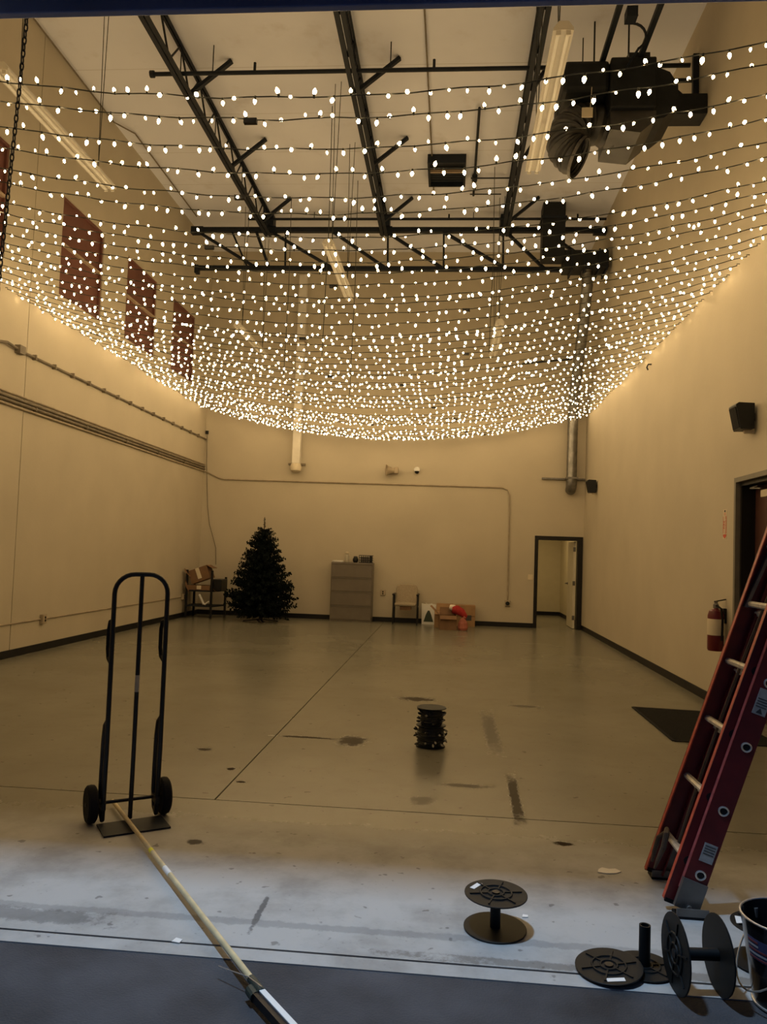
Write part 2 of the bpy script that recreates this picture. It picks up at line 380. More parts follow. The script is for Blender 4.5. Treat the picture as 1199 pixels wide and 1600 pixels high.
# far doorway: frame and open leaf
d2 = sempty('door_2', 'open cream door in a dark frame at the far wall')
mb = MB(); mb.box(DB0-0.03, DB0+0.05, YB-0.02, YB+0.18, 0, DBH+0.02).box(DB1-0.09, DB1+0.02, YB-0.02, YB+0.18, 0, DBH+0.02).box(DB0+0.05, DB1-0.09, YB-0.02, YB+0.18, DBH-0.07, DBH+0.02)
mb.build('door_frame', M['dframe'], d2)
lx = DB1-0.10
lf = bx(lx-0.045, lx, YB+0.19, YB+1.09, 0.01, DBH-0.08).build('door_leaf', M['doorwhite'], d2)
MB().tube([(lx-0.045, YB+1.02, 1.0), (lx-0.10, YB+1.02, 1.0), (lx-0.10, YB+0.90, 1.0)], 0.012, 8).build('lever_handle', M['darkmetal'], lf)
MB().lathe([(0.03, 0), (0.03, 0.01)], 14, Matrix.Translation((lx-0.045, YB+1.02, 1.0)) @ Matrix.Rotation(-PI/2, 4, 'Y')).build('rose', M['darkmetal'], lf)
for z in (0.25, 1.03, 1.80): bx(lx-0.06, lx-0.005, YB+0.175, YB+0.192, z-0.05, z+0.05).build('hinge', M['darkmetal'], lf)

# door in the right wall
d3 = sempty('door_3', 'dark brown door set back in the right wall')
mb = MB()
for (y0, y1, z0, z1) in ((DR0-0.04, DR0+0.01, 0, DRH+0.03), (DR1-0.01, DR1+0.04, 0, DRH+0.03), (DR0+0.01, DR1-0.01, DRH-0.02, DRH+0.03)):
    mb.box(XR-0.02, XR+0.03, y0, y1, z0, z1)
mb.build('door_casing', M['gframe'], d3)
mb = MB()
for (y0, y1, z0, z1) in ((DR0, DR0+0.05, 0, DRH), (DR1-0.05, DR1, 0, DRH), (DR0+0.05, DR1-0.05, DRH-0.06, DRH)): mb.box(XR+0.03, XR+0.25, y0, y1, z0, z1)
mb.build('door_jamb', M['dframe'], d3)
lf = bx(XR+0.17, XR+0.215, DR0+0.05, DR1-0.05, 0.01, DRH-0.06).build('door_leaf', M['brown'], d3)
bx(XR+0.10, XR+0.17, 7.85, 8.24, 2.27, 2.345).build('door_closer', M['cream'], lf, bev=0.006)
mb = MB(); mb.bar((XR+0.09, 8.2, 2.36), (XR+0.07, 8.42, 2.375), 0.02, 0.012); mb.bar((XR+0.07, 8.42, 2.375), (XR+0.10, 8.30, 2.395), 0.02, 0.012)
mb.build('closer_arm', M['darkmetal'], lf)
bx(XR+0.10, XR+0.17, DR0+0.10, DR1-0.14, 1.0, 1.05).build('push_bar', M['alu'], lf, bev=0.008)

# ------------------------------------------------------------------ roof steel
JX = [(-3.96, 'leftmost of three'), (-1.52, 'middle of three'), (0.95, 'rightmost of three')]
web_me = None
for jx, which in JX:
    t = thing('roof_joist', 'dark steel open-web roof joist running to the girder, %s' % which, 'joist', (jx, 0, 0), group='roof joists')
    zb, zt, y0, y1 = 8.10, 8.56, 3.30, 15.88
    for nm, z, cw in (('bottom_chord', zb, 0.072), ('top_chord', zt, 0.042)):
        mb = MB()
        for sx in (-1, 1):
            mb.box(min(sx*0.010, sx*cw), max(sx*0.010, sx*cw), y0, y1, z-0.006, z+0.002)
            mb.box(min(sx*0.012, sx*0.020), max(sx*0.012, sx*0.020), y0, y1, z+0.002, z+0.055)
        mb.build(nm, M['steel'], t)
    n = 15; st = (y1-y0-0.2)/n
    for i in range(n):
        ya = y0+0.1+i*st
        MB().tube([(0, ya, zb+0.02), (0, ya+st*0.5, zt+0.03)], 0.015, 5).build('web_bar', M['steel'], t)
        MB().tube([(0, ya+st*0.5, zt+0.03), (0, ya+st, zb+0.02)], 0.015, 5).build('web_bar', M['steel'], t)
        if i % 2 == 0: MB().tube([(0.01, ya+st*0.5, zt+0.02), (0.01, ya+st*0.5, zb+0.02)], 0.009, 5).build('web_bar', M['steel'], t)
    for yk, dx in ((10.8, 0.62), (12.95, 0.62), (15.2, 0.60), (8.6, 0.62)):
        if jx > 0 and yk < 14: dx = 0.32
        MB().bar((0.03, yk, zb+0.02), (dx, yk, ZC-0.02), 0.065, 0.05).build('kicker_brace', M['steel'], t)
gd = thing('roof_girder', 'dark steel truss girder crossing the room under the roof', 'girder', (0, 16.0, 0))
GT, GBm = 8.28, 7.46
bx(-5.56, XR-0.02, -0.055, 0.055, GT-0.05, GT+0.05).build('top_chord', M['steel'], gd, bev=0.008)
bx(-5.50, XR-0.03, -0.05, 0.05, GBm-0.045, GBm+0.045).build('bottom_chord', M['steel'], gd, bev=0.008)
T_ = [-5.52, -3.95, -1.50, 0.97, 2.87]; B_ = [-4.25, -2.63, -0.32, 1.76]
for i in range(4):
    for a, b in ((T_[i], B_[i]), (B_[i], T_[i+1])):
        MB().bar((a, 0, GT-0.03), (b, 0, GBm+0.03), 0.055, 0.07, up=(0, 1, 0)).build('web_member', M['steel'], gd)
for x in (-4.75, -3.62, -1.46, -0.30, 0.92):
    MB().tube([(x-0.04 if x == -4.75 else x, 0, GT), (x+0.35 if x == -4.75 else x+0.02, 0, GBm)], 0.022, 6).build('web_rod', M['steel'], gd)
bx(-5.53, -5.45, -0.07, 0.07, GBm-0.12, GBm+0.05).build('end_plate', M['steel'], gd)
for x in T_: bx(x-0.13, x+0.13, -0.065, 0.065, GT-0.09, GT+0.06).build('gusset_plate', M['steel'], gd)
for jx, _ in JX: bx(jx-0.10, jx+0.10, -0.14, 0.10, GT+0.05, 8.56).build('joist_seat', M['steel'], gd)

# sprinkler pipes
def pipe(name, label, cat, pts, r, m, drops=()):
    t = thing(name, label, cat)
    MB().tube(pts, r, 10).build('pipe', m, t, smooth=True)
    for (p, q, rr) in drops: MB().tube([p, q], rr, 8).build('fitting', m, t)
    return t
pipe('sprinkler_pipe', 'black sprinkler pipe across the roof nearer the loading door', 'pipe', [(-4.40, 10.45, 8.2), (XR-0.02, 10.45, 8.2)], 0.030, M['steel'],
     [((-4.40, 10.45, 8.2), (-4.34, 10.45, 8.2), 0.05)] + [((x, 10.45, 8.2), (x, 10.45, 8.34), 0.02) for x in (-2.9, -0.4, 2.2)] + [((x, 10.45, 8.2), (x, 10.45, ZC-0.015), 0.008) for x in (-3.5, -1.0, 1.6)])
pipe('sprinkler_pipe', 'black sprinkler pipe just in front of the truss girder', 'pipe', [(-4.40, 15.87, 8.46), (2.97, 15.87, 8.46)], 0.026, M['steel'],
     [((x, 15.87, 8.46), (x, 15.87, 8.56), 0.018) for x in (-2.6, -0.2, 2.4)] + [((x, 15.87, 8.46), (x, 15.87, ZC-0.015), 0.008) for x in (-3.0, 0.3, 2.0)])
pipe('ceiling_conduit', 'thin conduit along the ceiling right of the middle joist', 'conduit', [(-0.55, 3.4, 8.59), (-0.50, 14.6, 8.59), (-0.5, 15.0, 8.59)], 0.012, M['conduit_dark'])
pipe('ceiling_conduit', 'short dark pipe with fittings on the ceiling beside the vent hatch', 'conduit', [(0.27, 12.0, 8.55), (0.27, 15.0, 8.55)], 0.022, M['steel'],
     [((0.20, 14.3, 8.55), (1.0, 14.3, 8.55), 0.014), ((0.27, 14.2, 8.55), (0.27, 14.4, 8.55), 0.05), ((0.2, 14.95, 8.55), (0.8, 14.95, 8.55), 0.012), ((1.0, 13.9, 8.55), (1.0, 14.3, 8.55), 0.02)])
pipe('ceiling_conduit', 'thin conduit along the ceiling above the left wall', 'conduit', [(XL+0.05, 3.4, 8.56), (XL+0.05, 12.3, 8.56), (XL+0.25, 12.7, 8.58), (XL+0.25, 16.0, 8.58)], 0.012, M['conduit_dark'])
# drop cables hanging between roof and strings
for (x, y, zlow, lab) in ((-2.05, 12.0, 4.6, 'thin black cable hanging from the roof left of the middle joist'), (-1.93, 14.5, 4.5, 'thin black cable hanging from the roof by the middle lamp'),
                          (0.62, 14.0, 5.2, 'thin black cable hanging from the roof by the right joist'), (-3.35, 15.2, 5.0, 'thin black cable hanging from the roof by the left joist')):
    pipe('hanging_cable', lab, 'cable', [(x, y, ZC-0.01), (x+0.02, y, (ZC+zlow)/2), (x-0.01, y, zlow)], 0.006, M['wire'])
# roof vent hatch
vt = thing('roof_vent', 'dark rectangular vent hatch in the ceiling between two joists', 'vent', (-0.24, 14.0, ZC))
mb = MB(); mb.box(-0.34, 0.34, -0.46, -0.42, -0.16, 0).box(-0.34, 0.34, 0.42, 0.46, -0.16, 0).box(-0.34, -0.30, -0.42, 0.42, -0.16, 0).box(0.30, 0.34, -0.42, 0.42, -0.16, 0)
mb.build('frame', M['steel'], vt)
bx(-0.30, 0.30, -0.42, 0.42, -0.06, -0.04).build('panel', M['hvac'], vt)
bx(-0.30, 0.30, -0.10, -0.06, -0.15, -0.10).build('crossbar', M['winframe'], vt)
for i in range(5): MB().bar((-0.30, -0.02+i*0.09, -0.10), (0.30, -0.02+i*0.09, -0.10), 0.06, 0.008).build('louvre', M['steel'], vt)

# ------------------------------------------------------------------ fluorescent strip lamps, unlit
FX = [(-4.37, 6.88, 'unlit fluorescent strip lamp hung near the left wall, closest to the door'),
      (0.83, 6.48, 'unlit fluorescent strip lamp hung beside the air handler'),
      (-1.87, 11.05, 'unlit fluorescent strip lamp hung in the middle of the room'),
      (-4.35, 15.25, 'unlit fluorescent strip lamp at the far left, past the windows'),
      (0.84, 14.87, 'unlit fluorescent strip lamp at the far right, past the vent hatch')]
for (x, y, lab) in FX:
    t = thing('strip_lamp', lab, 'lamp', (x, y, 6.0), group='unlit strip lamps under the roof')
    MB().prism([(-0.085, 0.005), (-0.03, 0.012), (0.03, 0.012), (0.085, 0.005), (0.085, 0.03), (0.04, 0.09), (-0.04, 0.09), (-0.085, 0.03)], 2.44,
               Matrix(((1, 0, 0, 0), (0, 0, 1, 0), (0, 1, 0, 0), (0, 0, 0, 1)))).build('housing', M['fixture'], t)
    for sx in (-0.042, 0.042):
        MB().tube([(sx, 0.03, -0.005), (sx, 2.41, -0.005)], 0.019, 10).build('fluorescent_tube', M['tube'], t, smooth=True)
        for yy in (0.005, 2.415): bx(sx-0.02, sx+0.02, yy, yy+0.02, -0.03, 0.03).build('lamp_holder', M['fixture'], t)
    for yy in (0.35, 2.10):
        MB().tube([(0, yy, 0.09), (0.05, yy-0.03, ZC-6.0)], 0.005, 4).build('hanger_cable', M['wire'], t)
        MB().tube([(0, yy, 0.09), (-0.05, yy+0.03, ZC-6.0)], 0.005, 4).build('hanger_cable', M['wire'], t)

# ------------------------------------------------------------------ air handler near the roof
hv = thing('air_handler', 'dark suspended air handler with a fat flexible duct elbow', 'air handler', (0, 9.4, 0))
bx(1.78, 2.32, 0, 0.95, 7.03, 7.66).build('cabinet', M['hvac'], hv, bev=0.02)
bx(1.22, 1.78, 0.05, 0.95, 7.28, 7.66).build('plenum', M['hvac'], hv, bev=0.05)
MB().prism([(1.80, 7.03), (2.34, 7.03), (2.34, 6.92), (2.16, 6.76), (1.80, 6.80)], 0.8, Matrix(((1, 0, 0, 0), (0, 0, 1, 0.08), (0, 1, 0, 0), (0, 0, 0, 1)))).build('drain_pan', M['sheet'], hv)
MB().prism([(2.32, 7.60), (2.50, 7.52), (2.60, 7.36), (2.60, 7.08), (2.44, 6.95), (2.32, 6.93)], 0.75, Matrix(((1, 0, 0, 0), (0, 0, 1, 0.1), (0, 1, 0, 0), (0, 0, 0, 1)))).build('fan_housing', M['hvac'], hv)
bx(2.60, XR-0.005, 0.35, 0.65, 7.14, 7.40).build('wall_duct', M['hvac'], hv, bev=0.01)
path = [Vector((1.95, 0.50, 7.02)), Vector((1.78, 0.46, 7.04))] + [Vector((1.60+0.30*math.cos(a), 0.42-0.22*(a-PI/2)/PI, 6.78+0.28*math.sin(a))) for a in [PI/2+i*PI*0.86/12 for i in range(13)]]
fine = []; rad = []
N_ = 84
for i in range(N_+1):
    u = i/N_*(len(path)-1); k = min(int(u), len(path)-2); fine.append(path[k].lerp(path[k+1], u-k)); rad.append(0.235+0.012*math.sin(i*1.57))
MB().tube(fine, rad, 26, caps=False).build('flexible_duct', M['sheet'], hv, smooth=True)
d_ = (path[-1]-path[-2]).normalized(); e_ = path[-1]+d_*0.002
MB().tube([e_-d_*0.04, e_], [0.25, 0.25], 26, caps=False).build('duct_collar', M['darkmetal'], hv)
MB().tube([e_-d_*0.10, e_-d_*0.09], 0.215, 24).build('duct_throat', M['black'], hv)
bx(1.44, 1.57, -0.02, -0.005, 6.90, 7.02).build('warning_tag', M['cream'], hv)
MB().bar((1.56, 0.03, 7.30), (1.54, -0.012, 7.01), 0.012, 0.006).build('tag_strap', M['cream'], hv)
for x in (1.70, 2.14):
    bx(x-0.03, x+0.03, -2.6, 0.85, 7.67, 7.73).build('support_rail', M['steel'], hv)
    for yy in (-2.5, 0.75): MB().tube([(x, yy, 7.73), (x, yy, ZC)], 0.012, 6).build('hanger_rod', M['steel'], hv)
bx(1.80, 1.92, -0.75, -0.60, 7.64, 7.76).build('junction_box', M['steel'], hv)
MB().tube([(1.92, -0.7, 7.68)] + arc((1.92, -0.45, 7.60), 0.16, PI/2, -PI/3, 8, 0, 2) + [(1.95, 0.0, 7.5)], 0.015, 8).build('flexible_conduit', M['steel'], hv)
bx(2.0, 2.25, 0.05, 0.4, 7.66, 7.74).build('control_box', M['black'], hv)
brk = thing('wall_bracket', 'black angle bracket on the right wall beside the air handler', 'bracket', (XR, 10.15, 0))
MB().bar((-0.03, 0, 7.42), (-0.03, 0, 8.15), 0.06, 0.09).build('upright', M['steel'], brk)
MB().bar((-0.03, 0.02, 7.45), (-0.40, 0.02, 7.80), 0.04, 0.04).build('strut', M['steel'], brk)
MB().bar((-0.03, 0.02, 7.82), (-0.48, 0.02, 7.82), 0.04, 0.04).build('arm', M['steel'], brk)

# ductwork in the far right corner
dk = thing('corner_duct', 'galvanised duct dropping down the far right corner', 'duct')
bx(1.66, 2.10, 15.42, 15.82, 7.50, ZC-0.01).build('plenum_box', M['hvac'], dk, bev=0.01)
bx(1.63, 2.13, 15.40, 15.84, 8.28, 8.33).build('plenum_seam', M['steel'], dk)
bx(2.10, 2.96, 15.45, 15.95, 7.32, 7.66).build('cross_duct', M['hvac'], dk, bev=0.01)
for x in (2.25, 2.50, 2.78, 2.92): bx(x-0.015, x+0.015, 15.43, 15.97, 7.25, 7.68).build('duct_flange', M['steel'], dk)
pts = [(2.58, 15.7, 7.34), (2.60, 15.75, 7.05), (2.62, 16.3, 6.3), (2.66, 17.4, 5.35), (2.69, 17.78, 4.85), (2.69, 17.82, 4.4), (2.69, 17.82, 3.35)]
fine = []; rad = []
for i in range(121):
    u = i/120*(len(pts)-1); k = min(int(u), len(pts)-2); fine.append(Vector(pts[k]).lerp(Vector(pts[k+1]), u-k)); rad.append(0.112 + (0.004 if i % 4 == 0 else 0))
MB().tube(fine, rad, 18).build('spiral_pipe', M['galv'], dk, smooth=True)
MB().tube([(2.69, 17.82, 3.36), (2.69, 17.82, 3.26), (2.69, 17.84, 3.19), (2.69, 17.90, 3.14), (2.69, 17.94, 3.13)], 0.118, 18).build('elbow', M['galv'], dk, smooth=True)
bx(2.06, 3.02, 17.985, 18.055, 3.36, 3.40).build('support_strut', M['darkmetal'], dk)
bx(2.56, 2.82, 17.69, 17.985, 3.36, 3.40).build('pipe_clamp', M['darkmetal'], dk)
MB().bar((1.55, 17.9, 5.98), (2.6, 17.6, 6.02), 0.03, 0.03).build('brace', M['steel'], dk)

# white duct on the far wall
dn = thing('white_downpipe', 'white square downpipe on the far wall above the cabinet', 'pipe', (-3.58, 17.90, 0))
bx(-0.095, 0.095, -0.06, 0.150, 3.56, 8.0).build('pipe_body', M['fixture'], dn, bev=0.02)
MB().lathe([(0.07, 3.36), (0.12, 3.40), (0.135, 3.48), (0.11, 3.56)], 18).build('end_boot', M['cream'], dn, smooth=True)
bx(-0.20, 0.20, 0.09, 0.152, 3.54, 3.58).build('bracket', M['conduit_dark'], dn)
for z in (5.0, 6.4): bx(-0.11, 0.11, -0.07, 0.155, z, z+0.03).build('strap', M['conduit'], dn)

# ------------------------------------------------------------------ conduits and wall devices
def run(name, label, pts, r, m, clips=None, wallx=None, n=8):
    t = thing(name, label, 'conduit'); MB().tube(pts, r, n).build('conduit_tube', m, t, smooth=True)
    for c in (clips or []): bx(*c).build('clip', M['conduit_dark'], t)
    return t
def lclips(z, y0, y1, step, hz=0.02, d=0.035): 
    out = []; y = y0
    while y < y1: out.append((XL, XL+d, y, y+0.025, z-hz, z+hz)); y += step
    return out
for i, (z, r, m) in enumerate(((3.50, 0.014, 'conduit'), (3.445, 0.018, 'conduit_dark'), (3.395, 0.022, 'conduit_dark'), (3.34, 0.016, 'conduit'))):
    run('wall_conduit', ('topmost', 'second', 'third and thickest', 'lowest')[i] + ' conduit of the bundle along the left wall', [(XL+0.026, 3.4, z), (XL+0.026, YB-0.03, z)] if i < 3 else
        [(XL+0.026, 3.4, z), (XL+0.026, YB-0.06, z), (XL+0.06, YB-0.026, z), (-5.42, YB-0.026, 3.19), (-5.30, YB-0.026, 3.165), (1.17, YB-0.026, 3.15), (1.30, YB-0.026, 3.10), (1.345, YB-0.026, 2.98), (1.36, YB-0.026, 0.60)],
        r, M[m], lclips(z, 4.2, 18, 1.55, r+0.006, 0.05) if i == 2 else None)
run('wall_conduit', 'single clipped conduit along the left wall above the bundle', [(XL+0.03, 10.0, 4.10), (XL+0.03, YB-0.03, 4.10)], 0.018, M['conduit_dark'], lclips(4.10, 10.3, 18, 0.55, 0.035, 0.06))
run('wall_conduit', 'sagging cable end of the upper left wall conduit by the panel joint', [(XL+0.03, 3.4, 4.16), (XL+0.03, 8.9, 4.13), (XL+0.05, 9.3, 4.06), (XL+0.05, 9.6, 4.12), (XL+0.03, 9.98, 4.10)], 0.020, M['conduit_dark'],
    [(XL, XL+0.08, 9.86, 10.0, 4.05, 4.16)])
run('wall_conduit', 'low conduit along the left wall above the baseboard', [(XL+0.015, 3.4, 0.455), (XL+0.015, 17.0, 0.455)], 0.010, M['conduit'])
def outlet(name, label, loc, rz=0):
    t = thing(name, label, 'outlet', loc, rz)
    bx(-0.06, 0.06, -0.05, 0, -0.065, 0.065).build('box', M['conduit'], t, bev=0.006)
    bx(-0.05, 0.05, -0.056, -0.05, -0.055, 0.055).build('cover_plate', M['beigeplastic'], t)
    for z in (-0.022, 0.022): MB().lathe([(0.018, 0), (0.018, 0.004)], 12, Matrix.Translation((0, -0.056, z)) @ Matrix.Rotation(PI/2, 4, 'X')).build('socket', M['black'], t)
    return t
outlet('wall_outlet', 'grey outlet box on the low left wall conduit', (XL, 10.96, 0.455), PI/2)
outlet('wall_outlet', 'small outlet box at the far end of the low conduit, by the cart', (XL, 16.95, 0.455), PI/2)
o_ = outlet('wall_outlet', 'grey outlet box at the foot of the far wall conduit', (1.36, YB, 0.53))
MB().lathe([(0.045, 0), (0.045, 0.03)], 14, Matrix.Translation((0, -0.056, 0)) @ Matrix.Rotation(PI/2, 4, 'X')).build('twist_socket', M['black'], o_)
outlet('wall_outlet', 'pale outlet on the far wall beside the filing cabinet', (-1.47, YB+0.03, 0.66))
sw = thing('light_switch', 'pale double light switch plate left of the far doorway', 'switch', (1.86, YB, 1.14))
bx(-0.055, 0.055, -0.01, 0, -0.06, 0.06).build('plate', M['cream'], sw, bev=0.003)
for x in (-0.022, 0.022): bx(x-0.008, x+0.008, -0.018, -0.01, -0.02, 0.02).build('toggle', M['cream'], sw)
hc = thing('extension_lead', 'thin brown cord dangling down the far left corner', 'cord')
MB().tube([(-5.76, YB-0.02, 4.25), (-5.74, YB-0.03, 3.6), (-5.70, YB-0.03, 2.98), (-5.66, YB-0.04, 2.5), (-5.60, YB-0.04, 2.1), (-5.50, YB-0.04, 1.8), (-5.42, YB-0.04, 1.55), (-5.40, YB-0.04, 1.16)], 0.008, 6).build('cord', M['conduit_dark'], hc)
bx(-5.79, -5.73, YB-0.05, YB, 4.22, 4.30).build('cord_anchor', M['black'], hc)
hn = thing('horn_speaker', 'beige horn loudspeaker on the far wall under the lights', 'speaker', (-1.36, YB, 3.49))
MB().lathe([(0.05, 0.0), (0.055, 0.06), (0.08, 0.14), (0.13, 0.22), (0.135, 0.225), (0.10, 0.19), (0.04, 0.10)], 24, Matrix.Translation((0.10, -0.14, -0.03)) @ Matrix.Rotation(-PI/2, 4, 'Y') @ Matrix.Rotation(0.25, 4, 'X')).build('horn', M['beigeplastic'], hn, smooth=True)
bx(0.06, 0.16, -0.20, -0.08, -0.10, 0.05).build('driver', M['beigeplastic'], hn, bev=0.02)
bx(-0.02, 0.12, -0.08, 0, -0.04, 0.02).build('bracket', M['conduit_dark'], hn)
dm = thing('dome_camera', 'white dome camera on the far wall beside the horn', 'camera', (-0.78, YB, 3.48))
MB().lathe([(0.07, 0), (0.075, 0.04), (0.06, 0.09)], 20, Matrix.Translation((0, 0, 0.02)) @ Matrix.Rotation(PI/2, 4, 'X')).build('base', M['white'], dm, smooth=True)
MB().lathe([(0.055, 0), (0.05, -0.03), (0.03, -0.055), (0.005, -0.062)], 18, Matrix.Translation((0, -0.06, -0.01))).build('dome', M['black'], dm, smooth=True)

def speaker(label, y, z, s=1.0, rz=0):
    t = thing('wall_speaker', label, 'speaker', (XR, y, z), rz, 'black wall speakers')
    # cabinet: side profile in X (out from the wall) and Z; the front leans downward
    prof = [(-0.03, 0.13), (-0.185, 0.135), (-0.215, 0.11), (-0.165, -0.135), (-0.03, -0.13)]
    MB().prism([(a*s, b*s) for a, b in prof], 0.21*s, Matrix(((1, 0, 0, 0), (0, 0, -1, 0.105*s), (0, 1, 0, 0), (0, 0, 0, 1)))).build('cabinet', M['black'], t, bev=0.006)
    MB().prism([(-0.217*s, 0.09*s), (-0.211*s, 0.09*s), (-0.168*s, -0.12*s), (-0.174*s, -0.12*s)], 0.18*s, Matrix(((1, 0, 0, 0), (0, 0, -1, 0.09*s), (0, 1, 0, 0), (0, 0, 0, 1)))).build('grille', M['rubber'], t)
    bx(-0.10*s, 0, -0.02, 0.02, -0.165*s, -0.12*s).build('bracket', M['cream'], t)
    bx(-0.05*s, 0, -0.03, 0.03, -0.04*s, 0.04*s).build('wall_mount', M['black'], t)
speaker('black wall speaker high above the brown door', 8.16, 3.07)
speaker('black wall speaker near the far right corner', 16.62, 3.10)

fe = thing('fire_extinguisher', 'red fire extinguisher hung on the right wall behind the ladder', 'extinguisher', (2.925, 8.90, 0.64))
MB().lathe([(0.078, 0.0), (0.085, 0.02), (0.085, 0.38), (0.07, 0.43), (0.03, 0.455), (0.022, 0.47)], 24).build('cylinder', M['redpaint'], fe, smooth=True)
MB().lathe([(0.086, 0.17), (0.0865, 0.175), (0.0865, 0.34), (0.086, 0.345)], 24, cap0=False, cap1=False).build('label_band', M['cream'], fe, smooth=True)
MB().lathe([(0.03, 0.46), (0.03, 0.50), (0.018, 0.51), (0.018, 0.54)], 12).build('valve', M['darkmetal'], fe)
MB().bar((-0.02, 0, 0.53), (0.10, -0.02, 0.56), 0.02, 0.012).build('lever', M['black'], fe)
MB().tube([(0.0, -0.03, 0.49), (0.02, -0.11, 0.46), (0.03, -0.125, 0.35), (0.03, -0.11, 0.12)], 0.012, 8).build('hose', M['rubber'], fe)
bx(0.07, 0.105, -0.03, 0.03, 0.30, 0.46).build('hook', M['black'], fe)
sg = thing('extinguisher_sign', 'narrow red and cream extinguisher sticker on the right wall', 'sign', (XR, 8.955, 1.86))
bx(-0.003, 0, -0.055, 0.055, 0, 0.325).build('sticker', M['cream'], sg)
bx(-0.005, -0.003, -0.05, -0.042, 0.06, 0.25).build('border', M['redprint'], sg); bx(-0.005, -0.003, 0.042, 0.05, 0.06, 0.25).build('border', M['redprint'], sg)
MB().prism([(-0.05, 0.05), (0.05, 0.05), (0.05, 0.03), (0.0, 0.004), (-0.05, 0.03)], 0.002, Matrix(((0, 0, -1, -0.003), (1, 0, 0, 0), (0, 1, 0, 0), (0, 0, 0, 1)))).build('arrow', M['redprint'], sg)
bx(-0.005, -0.003, -0.02, 0.02, 0.295, 0.318).build('emblem', M['darkgrey'], sg)
def text_mesh(name, body, size, m, parent, mtx):
    cu = bpy.data.curves.new(name, 'FONT'); cu.body = body; cu.size = size; cu.align_x = 'CENTER'; cu.align_y = 'CENTER'; cu.extrude = 0.0006
    o = bpy.data.objects.new(name, cu); col.objects.link(o); bpy.context.view_layer.update()
    me = bpy.data.meshes.new_from_object(o.evaluated_get(bpy.context.evaluated_depsgraph_get())); bpy.data.objects.remove(o)
    me.materials.clear(); me.materials.append(m)
    o = bpy.data.objects.new(name, me); col.objects.link(o); o.parent = parent; o.matrix_local = mtx; return o
ZUP = Matrix(((0, 0, -1, 0), (0, 1, 0, 0), (1, 0, 0, 0), (0, 0, 0, 1)))   # text runs up a wall that faces -X
text_mesh('lettering', 'FIRE', 0.05, M['redprint'], sg, Matrix.Translation((-0.004, 0.018, 0.155)) @ ZUP)
text_mesh('lettering', 'EXTINGUISHER', 0.030, M['redprint'], sg, Matrix.Translation((-0.004, -0.02, 0.155)) @ ZUP)
for z in (0.265, 0.28): bx(-0.005, -0.003, -0.03, 0.03, z, z+0.006).build('fine_print', M['redprint'], sg)

# small rust hook on the right wall under the lights
hk = MB().tube([(XR, 12.3, 4.62), (XR-0.05, 12.3, 4.62), (XR-0.07, 12.3, 4.57), (XR-0.05, 12.3, 4.53)], 0.012, 6).build('wall_hook', M['black'])
tag(hk, 'small black hook on the right wall under the light strings', 'hook')

# floor mat by the brown door
fm = thing('floor_mat', 'black floor mat in front of the brown door', 'mat', (0, 0, 0))
MB().prism([(2.05, 7.27), (2.96, 7.27), (2.96, 8.72), (2.05, 8.80)], 0.008, Matrix.Translation((0, 0, 0.001))).build('mat_pile', M['mat'], fm)
mb = MB(); mb.bar((2.04, 7.26, 0.005), (2.97, 7.26, 0.005), 0.03, 0.008); mb.bar((2.04, 7.26, 0.005), (2.04, 8.81, 0.005), 0.03, 0.008); mb.bar((2.04, 8.81, 0.005), (2.97, 8.73, 0.005), 0.03, 0.008)
mb.build('mat_border', M['rubber'], fm)

# ------------------------------------------------------------------ string lights
ORD = ['first', 'second', 'third', 'fourth', 'fifth', 'sixth', 'seventh', 'eighth', 'ninth', 'tenth', 'eleventh', 'twelfth', 'thirteenth', 'fourteenth', 'fifteenth',
       'sixteenth', 'seventeenth', 'eighteenth', 'nineteenth']
TENS = {2: 'twent', 3: 'thirt', 4: 'fort'}
def ordinal(n):
    if n <= 19: return ORD[n-1]
    t, u = divmod(n, 10)
    return TENS[t] + 'ieth' if u == 0 else TENS[t] + 'y-' + ORD[u-1]
def bulb_mb(n):
    mb = MB()
    prof = [(0.005, -0.013), (0.0105, -0.022), (0.0100, -0.032), (0.002, -0.044)] if n > 4 else [(0.0115, -0.017), (0.0115, -0.034), (0.003, -0.045)]
    mb.lathe(prof, n, cap0=False); mb.cur = 1
    mb.lathe([(0.006, 0.004), (0.0068, -0.014)], n, cap0=True, cap1=False)
    return mb
BMB = bulb_mb(4); BME = bulb_mb(6).mesh('bulb', [M['bulb'], M['wire']])
rows = [4.306, 4.533, 4.885, 5.211, 5.57, 5.844, 6.283, 6.548]
while rows[-1] < 17.45: rows.append(rows[-1] + random.uniform(0.27, 0.36))
